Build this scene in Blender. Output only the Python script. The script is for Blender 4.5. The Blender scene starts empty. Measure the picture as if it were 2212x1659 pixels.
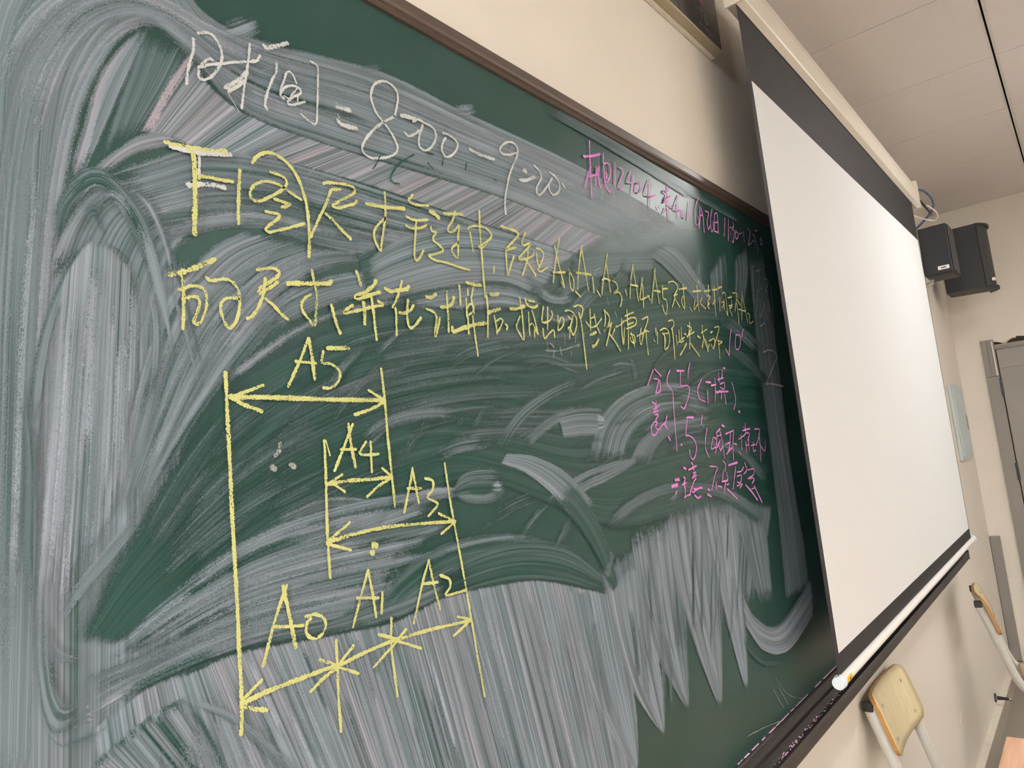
import bpy, math, random
import numpy as np
from mathutils import Vector, Matrix

# ------------------------------------------------------------------ camera
SC = bpy.context.scene
FOC, PCX, PCY = 1532.4, 1106.0, 829.5          # focal length and centre for a 2212 x 1659 frame
CAM = np.array([0.0, -0.635, 1.58])
RM = np.array([[0.63358358, -0.7668097, -0.10283357],
               [0.02683165, 0.15461412, -0.98761052],
               [0.77320884, 0.62297461, 0.11853574]])
cd = bpy.data.cameras.new('camera'); cam = bpy.data.objects.new('camera', cd)
SC.collection.objects.link(cam)
cd.sensor_fit = 'HORIZONTAL'; cd.sensor_width = 36.0; cd.lens = FOC / 2212 * 36; cd.clip_start = 0.02
M = Matrix.Identity(4)
for i in range(3):
    M[i][0] = RM[0][i]; M[i][1] = -RM[1][i]; M[i][2] = -RM[2][i]; M[i][3] = CAM[i]
cam.matrix_world = M
SC.camera = cam
# ------------------------------------------------------------------ world, exposure
w = bpy.data.worlds.new('world'); SC.world = w; w.use_nodes = True
w.node_tree.nodes['Background'].inputs[0].default_value = (0.02, 0.02, 0.022, 1)
w.node_tree.nodes['Background'].inputs[1].default_value = 1.0
vs = SC.view_settings
vs.view_transform = 'Standard'; vs.look = 'None'; vs.gamma = 1.0; vs.use_curve_mapping = False
vs.exposure = 0.74
SC.cycles.transparent_max_bounces = 48
LAMP_STRENGTH = 14.0
LAMP_COLOUR = (1.0, 0.984, 0.955)
SC.cycles.use_light_tree = False; SC.cycles.max_bounces = 6; SC.cycles.diffuse_bounces = 4; SC.cycles.glossy_bounces = 3
SC.cycles.caustics_reflective = False; SC.cycles.caustics_refractive = False

# ------------------------------------------------------------------ helpers
COL = SC.collection
def lin(r, g, b):
    f = lambda c: (c / 255 / 12.92) if c / 255 <= 0.04045 else ((c / 255 + 0.055) / 1.055) ** 2.4
    return (f(r), f(g), f(b), 1.0)

def board_at(px, py, y=-0.015):
    """the point of the plane y = const (the board's face) that carries this mark"""
    r = RM.T @ np.array([(px - PCX) / FOC, (py - PCY) / FOC, 1.0])
    return CAM + r * ((y - CAM[1]) / r[1])

def tag(o, label=None, cat=None, group=None, kind=None):
    if label: o['label'] = label
    if cat: o['category'] = cat
    if group: o['group'] = group
    if kind: o['kind'] = kind
    return o

def empty(name, loc=(0, 0, 0), rz=0, parent=None):
    o = bpy.data.objects.new(name, None); COL.objects.link(o)
    o.location = loc; o.rotation_euler = (0, 0, rz); o.empty_display_size = 0.05
    if parent: o.parent = parent
    return o

class MB:
    def __init__(self): self.v, self.f = [], []
    def add(self, vs, fs):
        n = len(self.v); self.v += [tuple(p) for p in vs]; self.f += [tuple(i + n for i in q) for q in fs]; return self
    def box(self, x0, x1, y0, y1, z0, z1, bev=0.0):
        if bev <= 0:
            vs = [(x, y, z) for x in (x0, x1) for y in (y0, y1) for z in (z0, z1)]
            return self.add(vs, [(0, 1, 3, 2), (4, 6, 7, 5), (0, 4, 5, 1), (2, 3, 7, 6), (0, 2, 6, 4), (1, 5, 7, 3)])
        import bmesh
        bm = bmesh.new()
        r = bmesh.ops.create_cube(bm, size=1.0)
        for q in bm.verts:
            q.co = Vector(((x0 + x1) / 2 + q.co.x * (x1 - x0), (y0 + y1) / 2 + q.co.y * (y1 - y0), (z0 + z1) / 2 + q.co.z * (z1 - z0)))
        bmesh.ops.bevel(bm, geom=list(bm.edges), offset=bev, segments=2, affect='EDGES', profile=0.6)
        bm.verts.index_update()
        self.add([q.co[:] for q in bm.verts], [[q.index for q in f.verts] for f in bm.faces]); bm.free(); return self
    def prism(self, prof, axis, a, b):
        """closed profile extruded along an axis from a to b; prof holds the two other coordinates in xyz order"""
        n = len(prof)
        def P(p, t):
            q = list(p); q.insert('xyz'.index(axis), t); return q
        vs = [P(p, a) for p in prof] + [P(p, b) for p in prof]
        fs = [(i, (i + 1) % n, n + (i + 1) % n, n + i) for i in range(n)] + [tuple(range(n)), tuple(range(2 * n - 1, n - 1, -1))]
        return self.add(vs, fs)
    def tube(self, pts, r, seg=10, flat=1.0, up=None, cap=True):
        """round (or flattened) tube along a polyline; r may be a list"""
        pts = [Vector(p) for p in pts]; n = len(pts)
        rr = r if isinstance(r, (list, tuple)) else [r] * n
        prev = None; rings = []
        for i, p in enumerate(pts):
            d = (pts[min(i + 1, n - 1)] - pts[max(i - 1, 0)]).normalized()
            if up is not None: s = d.cross(Vector(up)).normalized()
            elif prev is None:
                s = d.cross(Vector((0, 0, 1)) if abs(d.z) < 0.9 else Vector((1, 0, 0))).normalized()
            else: s = (prev - d * prev.dot(d)).normalized()
            prev = s; q = d.cross(s)
            rings.append([p + s * (math.cos(k * 2 * math.pi / seg) * rr[i]) + q * (math.sin(k * 2 * math.pi / seg) * rr[i] * flat) for k in range(seg)])
        vs = [v[:] for r_ in rings for v in r_]
        fs = [(i * seg + k, i * seg + (k + 1) % seg, (i + 1) * seg + (k + 1) % seg, (i + 1) * seg + k) for i in range(n - 1) for k in range(seg)]
        if cap: fs += [tuple(range(seg - 1, -1, -1)), tuple(range((n - 1) * seg, n * seg))]
        return self.add(vs, fs)
    def disc(self, c, axis, r, h, seg=20):
        ax = Vector(axis).normalized() * h; c = Vector(c)
        return self.tube([c, c + ax], r, seg)
    def build(self, name, mat, parent=None, smooth=False):
        me = bpy.data.meshes.new(name); me.from_pydata(self.v, [], self.f)
        import bmesh
        bm = bmesh.new(); bm.from_mesh(me); bmesh.ops.recalc_face_normals(bm, faces=bm.faces); bm.to_mesh(me); bm.free()
        me.materials.append(mat)
        if smooth:
            me.polygons.foreach_set('use_smooth', [True] * len(me.polygons))
            me.set_sharp_from_angle(angle=math.radians(40))
        o = bpy.data.objects.new(name, me); COL.objects.link(o)
        if parent: o.parent = parent
        return o

# ------------------------------------------------------------------ materials
def nodes_of(name):
    m = bpy.data.materials.new(name); m.use_nodes = True
    nt = m.node_tree; return m, nt, nt.nodes, nt.links, nt.nodes['Principled BSDF']
def N(nt, kind, **kw):
    n = nt.nodes.new(kind)
    for k, v in kw.items():
        if k.startswith('i_'): n.inputs[int(k[2:])].default_value = v
        else: setattr(n, k, v)
    return n
def mat(name, c, rough=0.6, metal=0.0, var=0.06, scale=30.0, bump=0.0, bscale=200.0, spec=0.5, stretch=(1, 1, 1), c2=None):
    m, nt, ns, L, p = nodes_of(name)
    tc = N(nt, 'ShaderNodeTexCoord'); mp = N(nt, 'ShaderNodeMapping'); mp.inputs['Scale'].default_value = stretch
    L.new(tc.outputs['Object'], mp.inputs[0])
    no = N(nt, 'ShaderNodeTexNoise'); no.inputs['Scale'].default_value = scale; no.inputs['Detail'].default_value = 4
    L.new(mp.outputs[0], no.inputs['Vector'])
    cr = N(nt, 'ShaderNodeValToRGB')
    a = c2 if c2 else tuple(x * (1 - var) for x in c[:3]) + (1,)
    b = c if c2 else tuple(min(1, x * (1 + var)) for x in c[:3]) + (1,)
    cr.color_ramp.elements[0].color = a; cr.color_ramp.elements[1].color = b
    cr.color_ramp.elements[0].position = 0.3; cr.color_ramp.elements[1].position = 0.7
    L.new(no.outputs['Fac'], cr.inputs[0]); L.new(cr.outputs[0], p.inputs['Base Color'])
    p.inputs['Roughness'].default_value = rough; p.inputs['Metallic'].default_value = metal
    p.inputs['Specular IOR Level'].default_value = spec
    if bump > 0:
        n2 = N(nt, 'ShaderNodeTexNoise'); n2.inputs['Scale'].default_value = bscale; n2.inputs['Detail'].default_value = 3
        L.new(tc.outputs['Object'], n2.inputs['Vector'])
        bp = N(nt, 'ShaderNodeBump'); bp.inputs['Strength'].default_value = bump; bp.inputs['Distance'].default_value = 0.002
        L.new(n2.outputs['Fac'], bp.inputs['Height']); L.new(bp.outputs[0], p.inputs['Normal'])
    return m

def board_group():
    """clean green enamel under a film of chalk: inputs coverage, tint, -> shader"""
    g = bpy.data.node_groups.new('chalky_enamel', 'ShaderNodeTree')
    g.interface.new_socket('Coverage', in_out='INPUT', socket_type='NodeSocketFloat')
    g.interface.new_socket('Tint', in_out='INPUT', socket_type='NodeSocketFloat')
    g.interface.new_socket('Shader', in_out='OUTPUT', socket_type='NodeSocketShader')
    gi = N(g, 'NodeGroupInput'); go = N(g, 'NodeGroupOutput'); L = g.links
    chalk = N(g, 'ShaderNodeMix', data_type='RGBA')
    chalk.inputs[6].default_value = lin(155, 168, 184); chalk.inputs[7].default_value = lin(186, 170, 186)
    L.new(gi.outputs[1], chalk.inputs[0])
    mx = N(g, 'ShaderNodeMix', data_type='RGBA')
    mx.inputs[6].default_value = lin(23, 62, 55)
    L.new(gi.outputs[0], mx.inputs[0]); L.new(chalk.outputs[2], mx.inputs[7])
    p = N(g, 'ShaderNodeBsdfPrincipled'); L.new(mx.outputs[2], p.inputs['Base Color'])
    mr = N(g, 'ShaderNodeMapRange'); mr.inputs[3].default_value = 0.31; mr.inputs[4].default_value = 0.55; mr.inputs[2].default_value = 0.6
    L.new(gi.outputs[0], mr.inputs[0]); L.new(mr.outputs[0], p.inputs['Roughness'])
    p.inputs['Specular IOR Level'].default_value = 0.3
    L.new(p.outputs[0], go.inputs[0])
    return g
BG = board_group()

def board_material():
    m, nt, ns, L, p = nodes_of('green_enamel'); ns.remove(p)
    out = ns['Material Output']; g = N(nt, 'ShaderNodeGroup'); g.node_tree = BG
    tc = N(nt, 'ShaderNodeTexCoord'); no = N(nt, 'ShaderNodeTexNoise'); no.inputs['Scale'].default_value = 3.0; no.inputs['Detail'].default_value = 5
    L.new(tc.outputs['Object'], no.inputs['Vector'])
    mr = N(nt, 'ShaderNodeMapRange'); mr.inputs[1].default_value = 0.3; mr.inputs[2].default_value = 0.8; mr.inputs[3].default_value = 0.0; mr.inputs[4].default_value = 0.07
    L.new(no.outputs['Fac'], mr.inputs[0]); L.new(mr.outputs[0], g.inputs[0]); g.inputs[1].default_value = 0.2
    L.new(g.outputs[0], out.inputs[0]); return m

def smear_material():
    m, nt, ns, L, p = nodes_of('chalk_dust_streaks'); ns.remove(p); out = ns['Material Output']
    g = N(nt, 'ShaderNodeGroup'); g.node_tree = BG
    def att(n):
        a = N(nt, 'ShaderNodeAttribute'); a.attribute_name = n
        s = N(nt, 'ShaderNodeSeparateXYZ'); L.new(a.outputs['Vector'], s.inputs[0]); return a, s
    aA, sA = att('flow'); aB, sB = att('dust'); aC, sC = att('edge')
    def mathn(op, a, b=None, clamp=False):
        n = N(nt, 'ShaderNodeMath', operation=op, use_clamp=clamp)
        for i, x in enumerate((a, b)):
            if x is None: continue
            if isinstance(x, (int, float)): n.inputs[i].default_value = x
            else: L.new(x, n.inputs[i])
        return n.outputs[0]
    def streak(su, sv, off, detail):
        mp = N(nt, 'ShaderNodeMapping'); mp.inputs['Scale'].default_value = (su, sv, 7.31); mp.inputs['Location'].default_value = (off, off * 3.7, 0)
        L.new(aA.outputs['Vector'], mp.inputs[0])
        no = N(nt, 'ShaderNodeTexNoise'); no.inputs['Scale'].default_value = 1.0; no.inputs['Detail'].default_value = detail; no.inputs['Roughness'].default_value = 0.62
        L.new(mp.outputs[0], no.inputs['Vector']); return no.outputs['Fac']
    fine = streak(2.0, 420.0, 0.0, 3); mid = streak(1.3, 75.0, 5.0, 2); cloud = streak(7.0, 9.0, 11.0, 2)
    tintn = streak(0.8, 26.0, 17.0, 2); wob = streak(60.0, 90.0, 23.0, 2)
    st = mathn('ADD', mathn('MULTIPLY', mathn('SUBTRACT', fine, 0.5), 3.4), mathn('MULTIPLY', mathn('SUBTRACT', mid, 0.5), 2.4))
    st = mathn('ADD', st, mathn('MULTIPLY', mathn('SUBTRACT', cloud, 0.5), 0.5))
    cov = mathn('ADD', sB.outputs[0], mathn('MULTIPLY', st, sB.outputs[1]), True)
    tint = mathn('MULTIPLY', sB.outputs[2], mathn('MULTIPLY', mathn('SUBTRACT', tintn, 0.36), 3.6, True), True)
    L.new(cov, g.inputs[0]); L.new(tint, g.inputs[1])
    def soft(x, k):
        e = mathn('ADD', x, mathn('MULTIPLY', mathn('SUBTRACT', mathn('ADD', mathn('MULTIPLY', wob, 0.5), mathn('MULTIPLY', fine, 0.5)), 0.5), k))
        mr = N(nt, 'ShaderNodeMapRange', interpolation_type='SMOOTHSTEP'); L.new(e, mr.inputs[0]); return mr.outputs[0]
    al = mathn('MULTIPLY', mathn('MULTIPLY', soft(sC.outputs[0], 1.4), soft(sC.outputs[1], 2.2)), sC.outputs[2], True)
    cell = N(nt, 'ShaderNodeVectorMath', operation='SNAP'); L.new(aA.outputs['Vector'], cell.inputs[0]); cell.inputs[1].default_value = (0.0011, 0.00028, 0.01)
    wn = N(nt, 'ShaderNodeTexWhiteNoise'); L.new(cell.outputs[0], wn.inputs['Vector'])
    al = mathn('GREATER_THAN', al, mathn('ADD', mathn('MULTIPLY', wn.outputs['Value'], 0.96), 0.02))
    tr = N(nt, 'ShaderNodeBsdfTransparent'); mx = N(nt, 'ShaderNodeMixShader')
    L.new(al, mx.inputs[0]); L.new(tr.outputs[0], mx.inputs[1]); L.new(g.outputs[0], mx.inputs[2]); L.new(mx.outputs[0], out.inputs[0])
    return m

def chalk_material(name, c, c2, hold=0.0):
    """grainy stick chalk: grains that miss the board leave gaps"""
    m, nt, ns, L, p = nodes_of(name); out = ns['Material Output']
    aA = N(nt, 'ShaderNodeAttribute'); aA.attribute_name = 'flow'
    aC = N(nt, 'ShaderNodeAttribute'); aC.attribute_name = 'edge'
    sC = N(nt, 'ShaderNodeSeparateXYZ'); L.new(aC.outputs['Vector'], sC.inputs[0])
    def noise(sc, det, sx=1.0):
        mp = N(nt, 'ShaderNodeMapping'); mp.inputs['Scale'].default_value = (sc * sx, sc, 5.3); L.new(aA.outputs['Vector'], mp.inputs[0])
        no = N(nt, 'ShaderNodeTexNoise'); no.inputs['Scale'].default_value = 1; no.inputs['Detail'].default_value = det; L.new(mp.outputs[0], no.inputs['Vector']); return no.outputs['Fac']
    def mathn(op, a, b, clamp=False):
        n = N(nt, 'ShaderNodeMath', operation=op, use_clamp=clamp)
        for i, x in enumerate((a, b)):
            if isinstance(x, (int, float)): n.inputs[i].default_value = x
            else: L.new(x, n.inputs[i])
        return n.outputs[0]
    grain = noise(900, 2, 0.6); press = noise(40, 2)
    e = mathn('ADD', mathn('MULTIPLY', sC.outputs[0], 0.9), mathn('MULTIPLY', mathn('SUBTRACT', press, 0.5), 1.1))
    e = mathn('ADD', e, mathn('MULTIPLY', mathn('SUBTRACT', grain, 0.5), 2.6))
    mr = N(nt, 'ShaderNodeMapRange', interpolation_type='SMOOTHSTEP'); mr.inputs[1].default_value = 0.28 - hold; mr.inputs[2].default_value = 0.36 - hold
    L.new(e, mr.inputs[0])
    cm = N(nt, 'ShaderNodeMix', data_type='RGBA'); cm.inputs[6].default_value = c2; cm.inputs[7].default_value = c
    L.new(press, cm.inputs[0]); L.new(cm.outputs[2], p.inputs['Base Color'])
    p.inputs['Roughness'].default_value = 0.9; p.inputs['Specular IOR Level'].default_value = 0.15
    tr = N(nt, 'ShaderNodeBsdfTransparent'); mx = N(nt, 'ShaderNodeMixShader')
    L.new(mr.outputs[0], mx.inputs[0]); L.new(tr.outputs[0], mx.inputs[1]); L.new(p.outputs[0], mx.inputs[2]); L.new(mx.outputs[0], out.inputs[0])
    return m

def emit(name, c, s):
    m, nt, ns, L, p = nodes_of(name)
    p.inputs['Base Color'].default_value = (0.9, 0.9, 0.9, 1); p.inputs['Emission Color'].default_value = c + (1,) if len(c) == 3 else c
    p.inputs['Emission Strength'].default_value = s; return m

def wood(name, c1, c2, rough=0.45, stretch=(6, 60, 60)):
    m, nt, ns, L, p = nodes_of(name)
    tc = N(nt, 'ShaderNodeTexCoord'); mp = N(nt, 'ShaderNodeMapping'); mp.inputs['Scale'].default_value = stretch; L.new(tc.outputs['Object'], mp.inputs[0])
    no = N(nt, 'ShaderNodeTexNoise'); no.inputs['Scale'].default_value = 1; no.inputs['Detail'].default_value = 6; no.inputs['Distortion'].default_value = 0.6
    L.new(mp.outputs[0], no.inputs['Vector'])
    cr = N(nt, 'ShaderNodeValToRGB'); cr.color_ramp.elements[0].color = c1; cr.color_ramp.elements[1].color = c2
    cr.color_ramp.elements[0].position = 0.3; cr.color_ramp.elements[1].position = 0.7
    L.new(no.outputs['Fac'], cr.inputs[0]); L.new(cr.outputs[0], p.inputs['Base Color']); p.inputs['Roughness'].default_value = rough
    return m

MT = dict(
    wall=mat('cream_wall_paint', lin(225, 218, 208), 0.75, var=0.015, scale=4, bump=0.12, bscale=260, spec=0.25),
    tile=mat('ceiling_tile', lin(232, 225, 222), 0.85, var=0.015, scale=6, bump=0.08, bscale=500, spec=0.2),
    plenum=mat('dark_ceiling_void', lin(46, 42, 42), 0.9),
    runner=mat('ceiling_runner', lin(222, 216, 210), 0.5),
    floor=mat('terrazzo_floor', lin(150, 143, 134), 0.4, var=0.12, scale=120),
    base=mat('baseboard_stone', lin(170, 161, 148), 0.5, var=0.06, scale=40),
    ledge=mat('baseboard_ledge', lin(226, 219, 206), 0.5),
    rail=mat('brown_black_rail', lin(78, 65, 58), 0.36, var=0.12, scale=14, stretch=(0.6, 8, 8), spec=0.6),
    tray=mat('dusty_black_tray', lin(46, 43, 44), 0.42, var=0.45, scale=22, stretch=(0.35, 6, 6), spec=0.55),
    traydust=mat('pink_white_chalk_dust', lin(222, 178, 202), 0.95, var=0.15, scale=300),
    fabric=mat('black_screen_fabric', lin(42, 41, 43), 0.7, var=0.12, scale=9, spec=0.35),
    white_screen=mat('matt_white_screen', lin(224, 227, 229), 0.85, var=0.006, scale=3, spec=0.15),
    casing=mat('ivory_casing', lin(224, 216, 202), 0.42, var=0.02, scale=5),
    tubewhite=mat('white_plastic_tube', lin(240, 240, 238), 0.35, var=0.01),
    capwhite=mat('bluish_white_cap', lin(222, 231, 238), 0.4, var=0.02),
    yellow_label=mat('yellow_sticker', lin(238, 190, 48), 0.5, var=0.06),
    ink=mat('black_print', lin(40, 40, 44), 0.6),
    whitelabel=mat('white_sticker', lin(238, 238, 236), 0.5),
    black_plastic=mat('black_cabinet', lin(26, 28, 34), 0.55, var=0.1),
    grille=mat('dark_grey_grille', lin(54, 54, 56), 0.6, var=0.15, scale=400),
    glass=mat('black_display_glass', lin(36, 35, 38), 0.22, var=0.08, scale=5),
    pinkprint=mat('dim_pink_print', lin(112, 78, 86), 0.4), greyprint=mat('dim_grey_print', lin(104, 104, 106), 0.4),
    alu=mat('champagne_metal', lin(176, 166, 142), 0.45, metal=0.3, var=0.06, scale=30, stretch=(0.3, 4, 4)),
    ebox=mat('pale_blue_grey_enamel', lin(196, 206, 208), 0.45, var=0.03),
    greypaint=mat('warm_grey_paint', lin(138, 132, 127), 0.5, var=0.03, scale=8),
    doorgrey=mat('door_grey_paint', lin(142, 137, 132), 0.45, var=0.03, scale=6),
    hinge=mat('dark_hinge_steel', lin(52, 58, 62), 0.4, metal=0.5),
    hole=mat('broken_plaster_hole', lin(48, 40, 34), 0.95, var=0.5, scale=60),
    plaster=mat('bare_plaster', lin(214, 200, 176), 0.9, var=0.1, scale=80),
    tubegrey=mat('grey_chair_tube', lin(190, 188, 182), 0.4, metal=0.15, var=0.04),
    rubber=mat('black_rubber', lin(34, 33, 34), 0.6), chrome=mat('chrome', lin(205, 205, 205), 0.15, metal=1.0),
    ply=wood('pale_plywood', lin(196, 182, 142), lin(212, 199, 162), 0.4, (40, 40, 3)),
    plyedge=mat('amber_plywood_edge', lin(172, 122, 66), 0.45, var=0.15, scale=60),
    peach=wood('peach_wood_laminate', lin(214, 160, 124), lin(236, 196, 164), 0.4, (4, 70, 20)),
    blue=mat('blue_cable', lin(70, 92, 128), 0.5), whitec=mat('white_cable', lin(214, 208, 206), 0.5),
    lampbody=mat('lamp_body', lin(235, 235, 235), 0.5), lamp=emit('lamp_diffuser', LAMP_COLOUR, LAMP_STRENGTH), lamp_board=emit('board_lamp_tube', LAMP_COLOUR, 950.0), lamp_glare=emit('short_lamp_diffuser', LAMP_COLOUR, 27.0),
    board=board_material(), smear=smear_material(),
    cw=chalk_material('white_chalk', lin(206, 209, 208), lin(180, 184, 184), 0.03),
    cwf=chalk_material('faint_white_chalk', lin(170, 172, 170), lin(130, 138, 134), -0.18),
    cy=chalk_material('yellow_chalk', lin(203, 204, 138), lin(184, 185, 116), 0.02),
    cp=chalk_material('pink_chalk', lin(220, 140, 210), lin(204, 122, 194), 0.1),
    cd=chalk_material('clean_wipe', lin(48, 84, 74), lin(44, 80, 70), 0.1),
)

# ------------------------------------------------------------------ the room
XR, XL, YB, ZC = 5.45, -4.8, -6.2, 2.97
st = lambda name, mb, m: tag(mb.build(name, m), kind='structure')
wall_front = st('wall_front', MB().box(XL - 0.1, XR + 0.1, 0.0, 0.12, -0.1, 3.2), MT['wall'])
wall_right = st('wall_right', MB().box(XR, XR + 0.12, YB, 0.0, -0.1, 3.2), MT['wall'])
wall_left = st('wall_left', MB().box(XL - 0.12, XL, YB, 0.0, -0.1, 3.2), MT['wall'])
wall_back = st('wall_back', MB().box(XL - 0.1, XR + 0.1, YB - 0.12, YB, -0.1, 3.2), MT['wall'])
st('floor', MB().box(XL, XR, YB, 0.0, -0.1, 0.0), MT['floor'])
bf = st('baseboard_front', MB().box(XL, XR, -0.030, 0.0, 0.0, 0.080), MT['base'])
MB().box(XL, XR, -0.030, 0.0, 0.080, 0.086).build('ledge', MT['ledge'], bf)
for nm, y0, y1 in (('baseboard_right', -0.14, -0.03), ('baseboard_right_rear', YB, -1.16)):
    st(nm, MB().box(XR - 0.03, XR, y0, y1, 0.0, 0.080), MT['base'])
ceiling = st('ceiling', MB().box(XL, XR, YB, 0.0, ZC + 0.03, ZC + 0.1), MT['plenum'])
xs = [XR, 5.12, 4.505, 3.882, 3.277, 2.676]
while xs[-1] > XL: xs.append(max(xs[-1] - 0.607, XL))
ys = [0.0, -0.552]
while ys[-1] > YB: ys.append(max(ys[-1] - 0.607, YB))
tile_mesh = {}
for i in range(len(xs) - 1):
    for j in range(len(ys) - 1):
        wx, wy = round(xs[i] - xs[i + 1], 3), round(ys[j] - ys[j + 1], 3)
        if wx < 0.03 or wy < 0.03: continue
        gx, gy = 0.0022, 0.012
        key = (wx, wy)
        if key not in tile_mesh:
            o = MB().box(-wx / 2 + gx, wx / 2 - gx, -wy / 2 + gy, wy / 2 - gy, 0, 0.03, 0.0016).build('ceiling_tile', MT['tile'], ceiling)
            tile_mesh[key] = o.data
        else:
            o = bpy.data.objects.new('ceiling_tile', tile_mesh[key]); COL.objects.link(o); o.parent = ceiling
        o.location = ((xs[i] + xs[i + 1]) / 2, (ys[j] + ys[j + 1]) / 2, ZC)
for j in range(1, len(ys) - 1):
    m_ = MB()
    for s in (-1, 1):
        yc = ys[j] + s * 0.0085
        m_.box(XL, XR, yc - 0.005, yc + 0.005, ZC + 0.001, ZC + 0.02)
    m_.build('ceiling_runner', MT['runner'], ceiling)

def ceiling_light(x, y, label, half=0.6):
    t = tag(empty('ceiling_light', (x, y, ZC)), label, 'lamp', 'linear ceiling lights')
    MB().box(-half, half, -0.11, 0.11, -0.05, 0.0, 0.006).build('lamp_housing', MT['lampbody'], t)
    MB().box(-half + 0.015, half - 0.015, -0.095, 0.095, -0.056, -0.048).build('diffuser', MT['lamp_glare' if y > -1.5 else 'lamp'], t)
ceiling_light(3.42, -1.04, 'short white ceiling light nearest the blackboard on the door side', 0.36)
for rn, ry in (('in the middle row', -2.9), ('in the back row', -5.0)):
    for cn, cx_ in (('rightmost', 4.0), ('second', 1.9), ('third', -0.2), ('leftmost', -2.3)):
        ceiling_light(cx_, ry, 'white linear ceiling light %s, %s one there' % (rn, cn))
def batten(x, label):
    t = tag(empty('tube_lamp', (x, -0.80, ZC)), label, 'lamp', 'hanging tube lamps for the blackboard')
    for s_ in (-0.4, 0.4):
        MB().tube([(s_, 0, 0.0), (s_, 0, -0.2)], 0.005, 8).build('hanger_rod', MT['chrome'], t)
    MB().box(-0.62, 0.62, -0.03, 0.03, -0.235, -0.2, 0.004).build('lamp_housing', MT['lampbody'], t)
    MB().tube([(-0.60, 0, -0.262), (0.60, 0, -0.262)], 0.018, 10).build('tube', MT['lamp_board'], t)
    for s_ in (-1, 1):
        MB().box(min(s_ * 0.601, s_ * 0.62), max(s_ * 0.601, s_ * 0.62), -0.02, 0.02, -0.284, -0.236, 0.002).build('tube_socket', MT['lampbody'], t)
batten(-2.45, 'hanging tube lamp left of the camera, nearest to the blackboard')
batten(-3.85, 'hanging tube lamp near the far left wall')

# door in the right wall
door = tag(empty('door_1', (XR, -0.65, 0)), kind='structure')
dx, dy = XR, -0.65
def D(name, m, *b, bev=0.002):
    x0, x1, y0, y1, z0, z1 = b
    return MB().box(x0 - dx, x1 - dx, y0 - dy, y1 - dy, z0, z1, bev).build(name, m, door)
D('jamb', MT['greypaint'], XR - 0.018, XR - 0.0002, -0.212, -0.142, 0.0, 1.845)
D('jamb', MT['greypaint'], XR - 0.018, XR - 0.0002, -1.158, -1.09, 0.0, 2.08)
jm = D('bare_jamb_end', MT['doorgrey'], XR - 0.014, XR - 0.0002, -0.212, -0.142, 1.847, 2.082)
D('bead', MT['ledge'], XR - 0.022, XR - 0.014, -0.205, -0.198, 1.850, 2.070, bev=0.001)
D('bead', MT['greypaint'], XR - 0.02, XR - 0.014, -0.180, -0.174, 1.850, 2.078, bev=0.001)
D('header', MT['doorgrey'], XR - 0.02, XR - 0.0002, -1.09, -0.213, 2.016, 2.046)
D('header_lip', MT['greypaint'], XR - 0.026, XR - 0.018, -1.09, -0.213, 2.024, 2.034, bev=0.001)
lf = D('door_leaf', MT['doorgrey'], XR - 0.012, XR - 0.0003, -1.088, -0.2175, 0.006, 1.888)
D('transom_panel', MT['doorgrey'], XR - 0.011, XR - 0.0003, -1.088, -0.2175, 1.894, 2.012)
D('door_gap', MT['hole'], XR - 0.004, XR - 0.0002, -0.2175, -0.212, 0.0, 2.014, bev=0)
for z0, z1 in ((1.718, 1.832), (1.188, 1.296), (0.30, 0.41)):
    D('hinge', MT['hinge'], XR - 0.024, XR - 0.011, -0.221, -0.207, z0, z1, bev=0.003)
D('door_knob', MT['chrome'], XR - 0.06, XR - 0.012, -1.05, -1.0, 0.98, 1.03, bev=0.012)
# broken plaster above the header: a ragged shallow patch on the wall
def ragged(name, m, pts_yz, depth, parent):
    mb = MB(); mb.prism([(y - 0, z) for y, z in pts_yz], 'x', XR - depth, XR + 0.001); return mb.build(name, m, parent)
ragged('plaster_hole', MT['hole'], [(-0.212, 2.047), (-0.212, 2.068), (-0.225, 2.064), (-0.244, 2.058), (-0.262, 2.048)], 0.0018, wall_right)
ragged('plaster_hole', MT['hole'], [(-0.278, 2.047), (-0.285, 2.056), (-0.30, 2.066), (-0.312, 2.072), (-0.326, 2.070), (-0.337, 2.082), (-0.35, 2.078), (-0.40, 2.07), (-0.47, 2.047)], 0.0018, wall_right)
ragged('bare_plaster', MT['plaster'], [(-0.258, 2.047), (-0.263, 2.054), (-0.276, 2.062), (-0.29, 2.07), (-0.31, 2.078), (-0.325, 2.08), (-0.33, 2.06), (-0.29, 2.05), (-0.28, 2.047)], 0.0012, wall_right)
# paint chips on the front wall
def chip(px, py, w, h):
    c = board_at(px, py, 0.0)
    MB().prism([(c[0] - w, c[2] - h * .8), (c[0] - w * .4, c[2] + h * .3), (c[0] + w * .3, c[2] + h), (c[0] + w, c[2] + h * .4), (c[0] + w * .5, c[2] - h)], 'y', -0.002, 0.001).build('paint_chip', MT['ledge'], wall_front)
chip(2076, 1548, 0.05, 0.02); chip(2122, 1248, 0.02, 0.012)

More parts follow.
